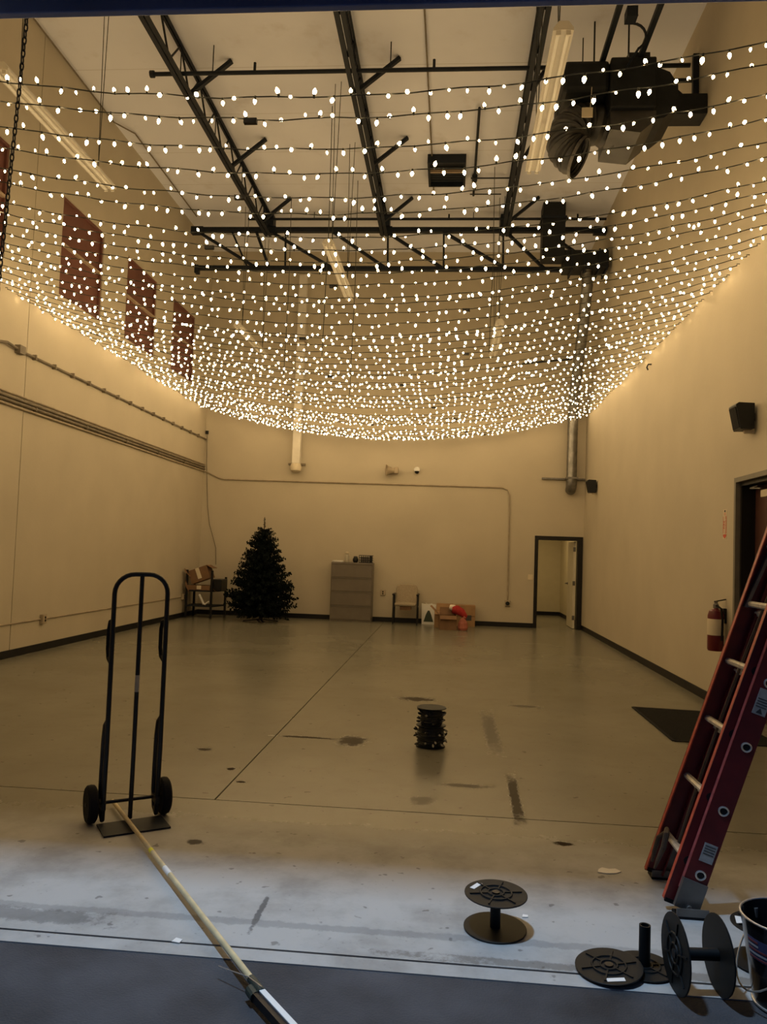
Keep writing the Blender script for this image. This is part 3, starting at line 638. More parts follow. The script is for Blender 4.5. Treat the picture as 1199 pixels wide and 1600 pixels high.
for i, y in enumerate(rows):
    rank = ordinal(i+1)
    kf = max(0.0, min(1.0, (9.5-y)/4.5)); zl = 4.80 + 0.28*kf; zr = 4.79
    sag = 0.68 + 0.09*kf + (random.uniform(-0.05, 0.05) if i > 7 else 0); x0, x1 = XL+0.03, XR-0.03
    ph = random.uniform(0, 6); tilt = random.uniform(-0.05, 0.05) if i > 7 else 0
    def P(u, y=y, zl=zl, zr=zr, sag=sag, ph=ph, tilt=tilt):
        return Vector((x0+(x1-x0)*u, y + tilt*(u-0.5)*2 + 0.006*math.sin(u*70+ph), zl+(zr-zl)*u - sag*4*u*(1-u) + 0.006*math.sin(u*95+ph*2)))
    t = thing('light_string', 'string of lit warm white bulbs hung wall to wall, %s row from the loading door' % rank, 'string light', (0, 0, 0), group='light strings under the roof')
    MB().tube([P(k/56) for k in range(57)], 0.0042, 4).build('wire', M['wire'], t)
    for uu, sx in ((0.0, -0.03), (1.0, 0.03)):
        p = P(uu); MB().tube([p+Vector((sx, 0, 0.02)), p+Vector((0, 0, 0.02)), p+Vector((0, 0, -0.005))], 0.004, 5).build('cup_hook', M['steel'], t)
    if i % 3 == 1:
        p = P(random.uniform(0.3, 0.75)); MB().bar(p+Vector((-0.04, 0, -0.012)), p+Vector((0.04, 0, -0.012)), 0.03, 0.03).build('plug', M['black'], t)
    nb = int(8.8/0.108); big = MB() if y > 8.7 else None
    for k in range(nb):
        u = (k+0.5+random.uniform(-0.22, 0.22))/nb; p = P(u)
        q = random.random()
        th = random.gauss(0, 0.55) if q < 0.62 else (PI+random.gauss(0, 0.6) if q < 0.9 else random.choice((-1, 1))*PI/2)
        lean = random.gauss(0, 0.25)
        bs = random.choice((0.7, 0.9, 1.0, 1.05, 1.15))
        if big is None: inst(BME, 'bulb', t, p, (th, lean, 0)).scale = (bs, bs, bs)
        else:
            m = Matrix.Translation(p) @ Matrix.Rotation(lean, 4, 'Y') @ Matrix.Rotation(th, 4, 'X') @ Matrix.Scale(bs, 4)
            o = len(big.v); big.v += [tuple(m @ Vector(v)) for v in BMB.v]; big.f += [tuple(a+o for a in f) for f in BMB.f]; big.mi += BMB.mi
    if big is not None: big.build('bulbs', [M['bulb'], M['wire']], t, kind='stuff')

# ------------------------------------------------------------------ ladder
ang = math.atan2(0.87, 0.29)
ldr = thing('extension_ladder', 'red fibreglass extension ladder leaning on the right wall', 'ladder', (1.115, 3.95, 0))
dS = Vector((math.cos(ang), 0, math.sin(ang))); dN = Vector((-math.sin(ang), 0, math.cos(ang)))   # along rails; outward normal (climbing side)
def LP(s, wv, n): return dS*s + Vector((0, wv, 0)) + dN*n
LM = lambda: Matrix(((dN.x, 0, dS.x, 0), (dN.y, 1, dS.y, 0), (dN.z, 0, dS.z, 0), (0, 0, 0, 1)))
def rail(wv, n0, s0, s1, flip, nm, edge='orange', hw=0.053):
    web = MB().box(n0-hw, n0+hw, wv-0.003, wv+0.003, s0, s1, LM()).build(nm, M['red'], ldr)
    sgn = 1 if flip else -1
    for nn in (n0-hw, n0+hw-0.006):
        MB().box(nn, nn+0.006, min(wv, wv+sgn*0.028), max(wv, wv+sgn*0.028), s0, s1, LM()).build('flange', M[edge] if nn > n0 else M['red'], web)
    return web
LEN = 5.98
wb, wf = 0.215, 0.178
rail(-wb, 0.010, 0.10, LEN, True, 'base_rail', 'pinkedge'); rail(wb, 0.010, 0.10, LEN, False, 'base_rail')
rail(-wf, 0.056, 0.02, LEN-0.02, True, 'fly_rail', 'orange', 0.045); rail(wf, 0.056, 0.02, LEN-0.02, False, 'fly_rail', 'orange', 0.045)
def rung(s, n, wv, name):
    pts = [(0.020*math.cos(a), 0.016*math.sin(a)) for a in [k*PI/4 for k in range(8)]]
    o = LP(s, -wv, n)
    m = Matrix(((dN.x, dS.x, 0, o.x), (0, 0, 1, o.y), (dN.z, dS.z, 0, o.z), (0, 0, 0, 1)))
    MB().prism(pts, 2*wv, m).build(name, M['rung'], ldr, smooth=True)
def rung_end(s, n, wv):
    # D-shaped ring of the swaged rung end on the outer face of the near rail
    o = LP(s, -wv-0.004, n); mb = MB()
    pts = [o + dN*(0.021*math.cos(a)) + dS*(0.021*math.sin(a)*(0.8 if math.sin(a) > 0 else 1.0)) for a in [k*2*PI/16 for k in range(16)]]
    mb.tube(pts, 0.0045, 6, closed=True); r_ = mb.build('rung_ring', M['alu'], ldr, smooth=True)
    m = Matrix(((dN.x, dS.x, 0, o.x), (0, 0, -1, o.y), (dN.z, dS.z, 0, o.z), (0, 0, 0, 1)))
    MB().lathe([(0.019, -0.003), (0.019, 0.0008)], 16, m).build('rung_bore', M['black'], r_)
def fly_hole(s):
    o = LP(s, -wf-0.004, 0.056); m = Matrix(((dN.x, dS.x, 0, o.x), (0, 0, -1, o.y), (dN.z, dS.z, 0, o.z), (0, 0, 0, 1)))
    MB().lathe([(0.021, -0.003), (0.021, 0.0008)], 16, m).build('rung_bore', M['black'], ldr)
for i in range(19):
    s = 0.19+i*0.3055
    rung(s, 0.0, wb, 'base_rung'); rung(s+0.03, 0.056, wf, 'fly_rung')
    if i < 9: rung_end(s, 0.0, wb); fly_hole(s+0.03)
for wv in (-wb, wb):
    bt = MB().box(-0.045, 0.066, wv-0.012, wv+0.012, 0.022, 0.155, LM()).build('boot', M['darkmetal'], ldr)
    pad = MB().box(-0.055, 0.085, wv-0.05, wv+0.03, 0.0, 0.012).build('shoe', M['rubber'], ldr)
    MB().box(-0.055, 0.085, wv-0.05, wv-0.042, 0.012, 0.045).build('shoe_lip', M['darkmetal'], pad)
    MB().tube([(0.01, wv-0.02, 0.035), (0.01, wv+0.02, 0.035)], 0.012, 8).build('pivot_bolt', M['alu'], pad)
for wv in (-wf, wf): MB().box(0.004, 0.096, wv-0.006, wv+0.006, 0.012, 0.03, LM()).build('fly_end_cap', M['rubber'], ldr)
for (s0, s1, mm, lab) in ((0.25, 0.335, 'grey', 'grey instruction label near the foot'), (0.955, 1.075, 'grey', 'grey warning label with a dark triangle')):
    o_ = MB().box(-0.030, 0.030, -wb-0.0055, -wb-0.0035, s0, s1, LM()).build('label', M[mm], ldr, label=lab)
    for q in range(4): MB().box(-0.024, 0.024, -wb-0.0065, -wb-0.0055, s0+0.035+q*0.012, s0+0.039+q*0.012, LM()).build('print_line', M['darkgrey'], o_)
    if s0 > 0.5:
        oo = LP(s0+0.018, -wb-0.0055, 0); m = Matrix(((dN.x, dS.x, 0, oo.x), (0, 0, -1, oo.y), (dN.z, dS.z, 0, oo.z), (0, 0, 0, 1)))
        MB().prism([(-0.015, -0.011), (0.015, -0.011), (0.0, 0.014)], 0.001, m).build('warning_triangle', M['darkgrey'], o_)
MB().box(-0.025, 0.025, wb-0.006, wb-0.0035, 1.60, 1.74, LM()).build('label', M['grey'], ldr, label='grey label inside the far rail')
# rag / rope tied at the bottom rungs, rope down the fly
mb = MB(); mb.tube([LP(0.23, 0.10, 0.075), LP(0.262, 0.07, 0.10), LP(0.25, 0.02, 0.112), LP(0.19, 0.0, 0.112), LP(0.12, 0.03, 0.105), LP(0.07, 0.05, 0.10)], [0.008, 0.012, 0.014, 0.013, 0.010, 0.006], 8)
mb.tube([LP(0.25, 0.09, 0.09), LP(0.20, 0.11, 0.11), LP(0.13, 0.10, 0.11), LP(0.08, 0.11, 0.10)], [0.008, 0.012, 0.011, 0.006], 8); mb.build('tied_rag', M['straw'], ldr, smooth=True)
MB().tube([LP(s, 0.05*math.sin(s*2), 0.045) for s in [0.2+0.2*k for k in range(28)]], 0.007, 6).build('hoist_rope', M['straw'], ldr)
for wv in (-wf+0.02, wf-0.02):
    MB().bar(LP(1.42, wv, 0.075), LP(1.75, wv, 0.05), 0.03, 0.015).build('rung_lock', M['darkmetal'], ldr)

# ------------------------------------------------------------------ cable reels
def reel(label, loc, rot=(0, 0, 0), R=0.135, H=0.155, r=0.022, bottom=True, top=True, sticker=True, sa=2.2, group='empty black cable reels', coreH=None):
    t = thing('cable_reel', label, 'reel', loc, group=group); t.rotation_euler = rot
    def flange(z, outer):
        mb = MB(); mb.lathe([(R-0.002, z), (R, z+0.001), (R, z+0.005), (R-0.002, z+0.006)], 40)
        f = mb.build('flange', M['plastic'], t)
        zz = z+0.006 if outer > 0 else z; dz = 0.004*outer
        for rr in (R*0.25, R*0.50):
            MB().tube([(rr*math.cos(a), rr*math.sin(a), zz+dz*0.4) for a in [k*2*PI/28 for k in range(28)]], 0.0045, 6, closed=True).build('rib_ring', M['plastic'], f)
        for k in range(6):
            a = k*PI/3+0.2; MB().bar((R*0.22*math.cos(a), R*0.22*math.sin(a), zz+dz*0.4), (R*0.85*math.cos(a), R*0.85*math.sin(a), zz+dz*0.4), 0.006, 0.006).build('spoke_rib', M['plastic'], f)
        MB().lathe([(r*0.75, zz), (r*0.75, zz+dz*1.6)] if dz > 0 else [(r*0.75, zz+dz*1.6), (r*0.75, zz)], 16).build('hub_bore', M['black'], f)
        if sticker and outer > 0:
            m = Matrix.Rotation(sa, 4, 'Z') @ Matrix.Translation((R*0.74, 0, zz)); MB().box(-0.011, 0.011, -0.034, 0.034, 0, 0.0012, m).build('sticker', M['white'], f)
    if bottom: flange(0.0, -1 if top else 1)
    if top: flange(H-0.006, 1)
    if bottom and (top or coreH):
        h = coreH or H-0.006
        c = MB().lathe([(r, 0.006), (r, h), (r-0.006, h), (r-0.006, 0.02)], 20).build('core', M['plastic'], t, smooth=True)
    return t
reel('empty black reel standing on the pale concrete left of the others', (0.245, 3.46, 0.005), (0.03, 0, 0), R=0.133, H=0.148, sa=2.55)
reel('loose black reel flange with core tube standing up', (0.81, 3.235, 0.002), R=0.118, coreH=0.16, top=False, sticker=False)
reel('loose black reel disc lying flat, nearest the asphalt', (0.665, 3.185, 0.016), (0.05, -0.07, 0), R=0.128, top=False, bottom=True, sticker=True, sa=-1.5)
reel('black reel lying on its side beside the bucket', (0.880, 3.075, 0.137), (0, PI/2, 0.10), R=0.140, H=0.165, sticker=False)
reel('black reel half hidden behind the bucket', (1.295, 3.335, 0.005), R=0.122, H=0.150, sa=2.9)
reel('dark reel at the right edge behind the ladder feet', (1.605, 3.84, 0.132), (PI/2, 0, 0.5), R=0.13, H=0.15, sticker=False)

# two stacked reels wound with spare light strings
def wound(label, z, R, H, flangeTop, bulge):
    t = thing('wound_reel', label, 'reel', (-0.10, 6.59, z), group='wound reels stacked in mid floor')
    for zz in ([0.0, H-0.006] if flangeTop else [0.0]):
        MB().lathe([(R, zz), (R, zz+0.006)], 32).build('flange', M['plastic'], t)
    MB().lathe([(0.03, 0.006), (0.03, H-0.006)], 16).build('core', M['plastic'], t)
    wd = MB(); turns = 9; pts = []
    for k in range(turns*14+1):
        a = k*2*PI/14; f = k/(turns*14); rr = bulge*(1-0.10*abs(2*f-1)) + random.uniform(-0.006, 0.006)
        pts.append((rr*math.cos(a), rr*math.sin(a), 0.016 + f*(H-0.036) + random.uniform(-0.004, 0.004)))
    wd.tube(pts, 0.0095, 6)
    wd.lathe([(bulge-0.008, 0.008), (bulge-0.004, H*0.5), (bulge-0.008, H-0.008)], 24)
    wo = wd.build('wound_wire', M['wire'], t, smooth=True)
    for k in range(26):
        a = random.uniform(0, 2*PI); rr = bulge+0.004; zz = random.uniform(0.025, H-0.03)
        mb = MB(); m = Matrix.Translation((rr*math.cos(a), rr*math.sin(a), zz)) @ Matrix.Rotation(a, 4, 'Z') @ Matrix.Rotation(random.uniform(0.6, 2.4), 4, 'Y')
        mb.lathe([(0.006, 0), (0.009, 0.012), (0.010, 0.02), (0.004, 0.034)], 6, m)
        mb.build('spare_bulb', M['glass'] if k % 3 == 0 else M['wire'], wo)
wound('reel wound with unlit light string, lower of the stacked pair', 0.003, 0.120, 0.165, False, 0.110)
wound('reel wound with light string and open flange, upper of the stacked pair', 0.170, 0.122, 0.150, True, 0.085)

# ------------------------------------------------------------------ bucket
bk = thing('metal_bucket', 'glossy black metal bucket with a striped flag sticker', 'bucket', (1.272, 3.05, -0.004)); bk.scale = (0.95, 0.95, 0.95)
mb = MB(); mb.lathe([(0.118, 0.0), (0.122, 0.008), (0.168, 0.325), (0.164, 0.325), (0.118, 0.012)], 40, cap0=True, cap1=True); mb.build('pail', M['bucket'], bk, smooth=True)
MB().tube([(0.169*math.cos(a), 0.169*math.sin(a), 0.327) for a in [k*2*PI/40 for k in range(40)]], 0.0045, 8, closed=True).build('rolled_rim', M['alu'], bk, smooth=True)
MB().tube([(0.123*math.cos(a), 0.123*math.sin(a), 0.008) for a in [k*2*PI/40 for k in range(40)]], 0.005, 8, closed=True).build('base_rim', M['alu'], bk, smooth=True)
ha = math.radians(190)
hx = Vector((math.cos(ha), math.sin(ha), 0))
pts = []
for k in range(19):
    a = -PI/2 + PI*k/18
    side = Vector((-math.sin(ha), math.cos(ha), 0))*(0.158*math.sin(a)); drop = math.cos(a)
    pts.append(hx*(0.04+0.155*drop*0.9) + side + Vector((0, 0, 0.27-0.20*drop)))
MB().tube(pts, 0.0035, 6).build('bail_handle', M['alu'], bk, smooth=True)
for sgn in (-1, 1):
    p = Vector((-math.sin(ha), math.cos(ha), 0))*(0.160*sgn) + hx*0.04; MB().tube([p+Vector((0, 0, 0.25)), p+Vector((0, 0, 0.295))], 0.012, 8).build('handle_ear', M['alu'], bk)
def pail_patch(a0, a1, z0, z1, off, nm, m, parent, n=6):
    mb = MB(); vs = []
    for k in range(n+1):
        a = a0+(a1-a0)*k/n
        for z in (z0, z1):
            for d in (off, off+0.0008):
                rr = 0.1218+0.0462*(z-0.008)/0.317+d; vs.append((rr*math.cos(a), rr*math.sin(a), z))
    fs = []
    for k in range(n):
        o = k*4; fs += [(o+1, o+5, o+7, o+3), (o, o+2, o+6, o+4), (o, o+4, o+5, o+1), (o+2, o+3, o+7, o+6)]
    fs += [(0, 1, 3, 2), (n*4, n*4+2, n*4+3, n*4+1)]
    return mb.add(vs, fs).build(nm, m, parent)
fs_ = pail_patch(math.radians(188), math.radians(222), 0.185, 0.265, 0.0005, 'flag_sticker', M['flagblue'], bk)
for q in range(5): pail_patch(math.radians(189), math.radians(208 if q > 2 else 221), 0.190+q*0.015, 0.197+q*0.015, 0.0015, 'flag_stripe', M['stripe'] if q % 2 == 0 else M['grey'], fs_)
pail_patch(math.radians(252), math.radians(290), 0.09, 0.15, 0.0005, 'faded_lettering_patch', M['flagblue'], bk)

# ------------------------------------------------------------------ hand truck
ht = thing('hand_truck', 'black steel hand truck standing upright on the concrete', 'hand truck', (-1.755, 4.425, 0), math.radians(35))
W2 = 0.150; HT = 1.405
pts = [(-W2, 0.02, 0.03), (-W2, 0, 0.4), (-W2, 0, HT-0.11)] + arc((-W2+0.11, 0, HT-0.11), 0.11, PI, PI/2, 7) + arc((W2-0.11, 0, HT-0.11), 0.11, PI/2, 0, 7) + [(W2, 0, 0.4), (W2, 0.02, 0.03)]
MB().tube(pts, 0.0135, 10).build('frame_loop', M['black'], ht, smooth=True)
MB().tube([(0, 0, HT-0.005), (0, 0, 0.4), (0, 0.01, 0.02)], 0.0125, 10).build('centre_tube', M['black'], ht, smooth=True)
MB().tube([(0, 0, 0.735), (0, 0, 0.83)], 0.0132, 10).build('tape_band', M['conduit'], ht, label='worn tan tape band on the centre tube')
for sx in (-1, 1):
    x = sx*W2
    MB().tube([(x, 0.005, 1.14), (x, 0.075, 1.13), (x, 0.105, 1.08), (x, 0.105, 0.97), (x, 0.080, 0.92), (x, 0.005, 0.90)], 0.012, 8).build('grip_loop', M['rubber'], ht, smooth=True)
    MB().tube([(x, 0.005, 0.585), (x, 0.07, 0.545), (x, 0.095, 0.46), (x, 0.105, 0.26), (x, 0.105, 0.14), (x, 0.075, 0.05), (x, 0.02, 0.025)], 0.013, 8).build('skid_rail', M['black'], ht, smooth=True)
    xw = sx*(W2+0.055)
    wh = MB().lathe([(0.055, -0.026), (0.092, -0.027), (0.103, -0.018), (0.106, 0), (0.103, 0.018), (0.092, 0.027), (0.055, 0.026)], 28, Matrix.Translation((xw, 0.075, 0.106)) @ Matrix.Rotation(PI/2, 4, 'Y')).build('wheel', M['rubber'], ht, smooth=True)
    MB().lathe([(0.055, -0.02), (0.055, 0.02)], 20, Matrix.Translation((xw, 0.075, 0.106)) @ Matrix.Rotation(PI/2, 4, 'Y')).build('wheel_hub', M['steel'], wh)
    bx(x-0.012, x+0.012, 0.0, 0.09, 0.085, 0.125).build('axle_bracket', M['black'], ht)
MB().tube([(-W2-0.085, 0.075, 0.106), (W2+0.085, 0.075, 0.106)], 0.010, 8).build('axle', M['black'], ht)
bx(-W2-0.03, W2+0.03, -0.19, 0.02, 0.002, 0.010).build('toe_plate', M['steel'], ht)

# ------------------------------------------------------------------ pole leaning from the hand truck towards the viewer
pl = thing('wooden_pole', 'pale wooden pole with a dark clamp lying across the floor through the hand truck', 'pole', (-1.968, 4.674, 0.0))
A = Vector((0, 0, 0.030)); B = Vector((1.319, -1.83, 0.040)); D = (B-A).normalized(); SIDE = Vector((D.y, -D.x, 0))
MB().tube([A, B], [0.0118, 0.0125], 14).build('shaft', M['wood'], pl, smooth=True)
p = A.lerp(B, 0.385); MB().tube([p, p+D*0.04], 0.0127, 14).build('yellow_sticker', M['yellow'], pl)
p = A.lerp(B, 0.50); MB().tube([p, p+D*0.09], 0.0128, 14).build('white_label', M['white'], pl)
MB().tube([B-D*0.015, B+D*0.085], 0.0155, 14).build('clamp', M['darkgreen'], pl, smooth=True)
MB().tube([B+D*0.03+SIDE*0.02+Vector((0, 0, -0.012)), B+D*0.08+SIDE*0.02+Vector((0, 0, -0.014))], 0.020, 12).build('clamp_knob', M['darkgreen'], pl)
MB().tube([B-D*0.15+SIDE*0.075, B-D*0.01+SIDE*0.012+Vector((0, 0, 0.012)), B+D*0.08+Vector((0, 0, 0.017))], 0.0022, 5).build('wire_pin', M['alu'], pl)
E2 = B+D*0.085+Vector((0.330, -0.40, 0.0))
MB().bar(B+D*0.075, E2, 0.022, 0.020).build('extension_bar', M['white'], pl, bev=0.002)
MB().bar(B+D*0.075+SIDE*0.022+Vector((0, 0, -0.012)), E2+SIDE*0.022+Vector((0, 0, -0.012)), 0.020, 0.030).build('bar_shadow', M['black'], pl)  # black strip standing in for the extension bar's shadow

# litter on the slab
def scrap(label, x, y, poly, m, rz=0):
    o = MB().prism(poly, 0.003, Matrix.Translation((x, y, 0.001)) @ Matrix.Rotation(rz, 4, 'Z')).build('paper_scrap', m); tag(o, label, 'litter')
scrap('small printed paper tag on the floor left of the ladder feet', 0.86, 4.18, [(-0.06, -0.02), (-0.02, -0.035), (0.03, -0.03), (0.065, -0.005), (0.045, 0.03), (0.01, 0.024), (-0.02, 0.04), (-0.045, 0.018)], M['white'], 0.1)
scrap('tiny white scrap right of the standing empty reel', 0.385, 3.60, [(-0.014, -0.012), (0.012, -0.01), (0.014, 0.01), (-0.008, 0.014)], M['white'])
scrap('tiny white scrap on the threshold left of the pole', -1.035, 3.16, [(-0.018, -0.014), (0.016, -0.02), (0.02, 0.008), (-0.01, 0.018)], M['white'])

# ------------------------------------------------------------------ door chain
ch = thing('hoist_chain', 'dark hand chain of the roll-up door at the left edge', 'chain')
lk = MB().tube([(0.009*math.cos(a), 0, 0.022*math.sin(a)) for a in [k*2*PI/10 for k in range(10)]], 0.0038, 5, closed=True).mesh('chain_link', M['steel'])
nlk = 62
for k in range(nlk):
    z = 4.60-k*0.034; inst(lk, 'chain_link', ch, (-2.215-0.05*k/nlk*2, 3.72, z), (0, 0, (k % 2)*PI/2))
MB().lathe([(0.09, -0.015), (0.11, -0.02), (0.09, 0), (0.11, 0.02), (0.09, 0.015)], 20, Matrix.Translation((-2.3, 3.72, 4.66)) @ Matrix.Rotation(PI/2, 4, 'X')).build('chain_wheel', M['steel'], ch)

# ------------------------------------------------------------------ far wall furniture
fc = thing('filing_cabinet', 'taupe metal lateral filing cabinet with four drawers', 'cabinet', (-2.16, 17.66, 0))
bx(-0.47, 0.47, 0.018, 0.385, 0.0, 1.33).build('body', M['cab'], fc, bev=0.006)
for i in range(4):
    z0 = 0.045+i*0.318
    d = bx(-0.455, 0.455, 0.0, 0.018, z0, z0+0.306).build('drawer', M['cab'], fc, bev=0.003)
    bx(-0.455, 0.455, -0.012, 0.0, z0+0.288, z0+0.304).build('drawer_pull', M['cab'], d, bev=0.003)
ps = thing('paper_stack', 'thin stack of white papers on the filing cabinet', 'papers', (-2.50, 17.80, 1.331))
for i in range(3): MB().box(-0.12, 0.12, -0.09, 0.09, i*0.012, i*0.012+0.010, Matrix.Rotation(0.12*i-0.1, 4, 'Z')).build('sheet_bundle', M['white'], ps)
bt = thing('glass_bottle', 'tall dusty clear bottle on the filing cabinet', 'bottle', (-2.30, 17.83, 1.331))
MB().lathe([(0.05, 0), (0.052, 0.01), (0.052, 0.13), (0.03, 0.17), (0.022, 0.19)], 18).build('bottle_body', M['glass'], bt, smooth=True)
MB().lathe([(0.024, 0.185), (0.05, 0.20), (0.05, 0.225), (0.02, 0.24)], 16).build('cap', M['cream'], bt, smooth=True)
jr = thing('black_jar', 'small round black jar on the filing cabinet', 'jar', (-2.10, 17.80, 1.331))
MB().lathe([(0.04, 0), (0.062, 0.03), (0.064, 0.08), (0.045, 0.11)], 18).build('jar_body', M['black'], jr, smooth=True)
MB().lathe([(0.046, 0.11), (0.046, 0.135), (0.02, 0.145)], 16).build('lid', M['darkgrey'], jr, smooth=True)
cg = thing('wire_basket', 'dark basket on the right end of the filing cabinet', 'basket', (-1.86, 17.82, 1.331))
bx(-0.15, 0.15, -0.10, 0.10, 0.0, 0.012).build('basket_floor', M['steel'], cg)
for z in (0.06, 0.11, 0.165):
    mb = MB(); c4 = [(-0.15, -0.10, z), (0.15, -0.10, z), (0.15, 0.10, z), (-0.15, 0.10, z)]; mb.tube(c4, 0.008, 6, closed=True); mb.build('basket_rail', M['steel'], cg)
for i in range(7): MB().tube([(-0.15+i*0.05, -0.10, 0), (-0.15+i*0.05, -0.10, 0.165)], 0.006, 5).build('basket_wire', M['steel'], cg)
bx(-0.12, 0.06, -0.07, 0.07, 0.014, 0.14).build('basket_content', M['cab'], cg, bev=0.01)
bx(0.08, 0.14, -0.07, 0.07, 0.014, 0.155).build('basket_content', M['black'], cg, bev=0.01)

gc = thing('guest_chair', 'beige padded armchair with a black frame against the far wall', 'chair', (-0.91, 17.30, 0))
for sx in (-1, 1):
    x = sx*0.265
    MB().tube([(x, 0.02, 0.012), (x, 0.02, 0.60), (x, 0.06, 0.655)], 0.016, 8).build('leg', M['black'], gc, smooth=True)
    MB().tube([(x, 0.50, 0.012), (x, 0.46, 0.45), (x, 0.50, 0.66)], 0.016, 8).build('leg', M['black'], gc, smooth=True)
    bx(x-0.03, x+0.03, 0.0, 0.50, 0.650, 0.685).build('armrest', M['black'], gc, bev=0.012)
    MB().bar((x, 0.02, 0.40), (x, 0.47, 0.40), 0.025, 0.03).build('side_rail', M['black'], gc)
st_ = bx(-0.24, 0.24, 0.0, 0.46, 0.42, 0.49).build('seat', M['fabric'], gc, bev=0.03)
MB().prism([(-0.23, 0.44), (0.23, 0.44), (0.245, 0.75), (0.22, 0.83), (0.15, 0.86), (-0.15, 0.86), (-0.22, 0.83), (-0.245, 0.75)], 0.06, Matrix(((1, 0, 0, 0), (0, 0.18, 1, 0.38), (0, 1, 0, 0.02), (0, 0, 0, 1)))).build('backrest', M['fabric'], gc, bev=0.02)
bx(-0.12, 0.12, 0.06, 0.40, 0.33, 0.42).build('seat_pan', M['card2'], gc)

bg = thing('gift_bag', 'white paper bag printed with a dark green tree', 'bag', (-0.405, 17.80, 0))
MB().prism([(-0.15, 0.0), (0.15, 0.0), (0.16, 0.44), (0.05, 0.46), (-0.06, 0.44), (-0.16, 0.46)], 0.12, Matrix(((1, 0, 0, 0), (0, 0, 1, 0), (0, 1, 0, 0.002), (0, 0, 0, 1)))).build('bag_body', M['white'], bg)
MB().prism([(-0.11, 0.06), (0.11, 0.06), (0.06, 0.22), (0.02, 0.31), (-0.02, 0.31), (-0.06, 0.22)], 0.003, Matrix(((1, 0, 0, 0), (0, 0, -1, 0), (0, 1, 0, 0.002), (0, 0, 0, 1)))).build('tree_print', M['treeprint'], bg)
for sx in (-1, 1): MB().bar((sx*0.03, 0.02, 0.45), (sx*0.07, 0.02, 0.475), 0.04, 0.01).build('tissue', M['white'], bg)

def carton(name, label, loc, rz, w, d, h, m, flaps=True, group=None):
    t = thing(name, label, 'box', loc, rz, group)
    k = 0.006
    mb = MB(); mb.box(-w/2, w/2, -d/2, d/2, 0, k).box(-w/2, w/2, -d/2, -d/2+k, k, h).box(-w/2, w/2, d/2-k, d/2, k, h).box(-w/2, -w/2+k, -d/2+k, d/2-k, k, h).box(w/2-k, w/2, -d/2+k, d/2-k, k, h)
    mb.build('box_body', m, t)
    if flaps:
        MB().bar((0, d/2, h), (0, d/2+0.05, h+d*0.42), w*0.96, 0.006, up=(0, 1, 0)).build('flap', m, t)
        MB().bar((-w/2, 0, h), (-w/2-0.10, 0, h+0.10), 0.006, d*0.9, up=(0, 1, 0)).build('flap', m, t)
        MB().bar((0, -d/2, h), (0, -d/2-0.07, h-d*0.20), w*0.96, 0.006, up=(0, 1, 0)).build('flap', m, t)
    else:
        bx(-w/2, 0-0.002, -d/2, d/2, h, h+k).build('flap', m, t); bx(0.002, w/2, -d/2, d/2, h, h+k).build('flap', m, t)
        bx(-w/2, w/2, -d/2-0.002, -d/2, h*0.47, h*0.53).build('hand_hole', M['card2'], t)
        bx(0.10, 0.22, -d/2-0.003, -d/2, h*0.30, h*0.55).build('print_mark', M['darkgrey'], t)
    return t
carton('cardboard_box', 'tall closed cardboard box against the far wall', (0.33, 17.84, 0.001), 0, 0.60, 0.36, 0.46, M['card'], False)
carton('cardboard_box', 'open cardboard box in front with its flaps folded out', (0.03, 16.86, 0.001), 0.03, 0.36, 0.36, 0.30, M['card2'])
carton('cardboard_box', 'small pale open cardboard box wedged behind the front one', (-0.06, 17.30, 0.001), -0.08, 0.38, 0.34, 0.36, M['card'])
sh = thing('red_plush_hat', 'red plush hat with white trim lying across the open box', 'hat', (0.22, 16.98, 0.36))
MB().tube([(-0.10, 0, 0.06), (0.0, -0.01, 0.05), (0.10, -0.03, 0.0), (0.17, -0.05, -0.08), (0.16, -0.06, -0.15)], [0.085, 0.10, 0.085, 0.06, 0.03], 12).build('hat_body', M['redcloth'], sh, smooth=True)
MB().tube([(-0.16, 0.01, 0.11), (-0.10, 0, 0.09), (-0.03, -0.01, 0.10)], [0.05, 0.07, 0.05], 12).build('hat_trim', M['whitecloth'], sh, smooth=True)
rb = thing('red_bag', 'crumpled dull red bag on the floor beside the open box', 'bag', (0.345, 16.80, 0.001))
mb = MB(); mb.lathe([(0.09, 0), (0.115, 0.05), (0.10, 0.15), (0.06, 0.22), (0.03, 0.25)], 9); mb.build('bag_body', M['pinkcloth'], rb)
MB().tube([(0, 0, 0.24), (0.03, 0.01, 0.28), (0.05, 0, 0.25)], 0.02, 7).build('bag_neck', M['pinkcloth'], rb)

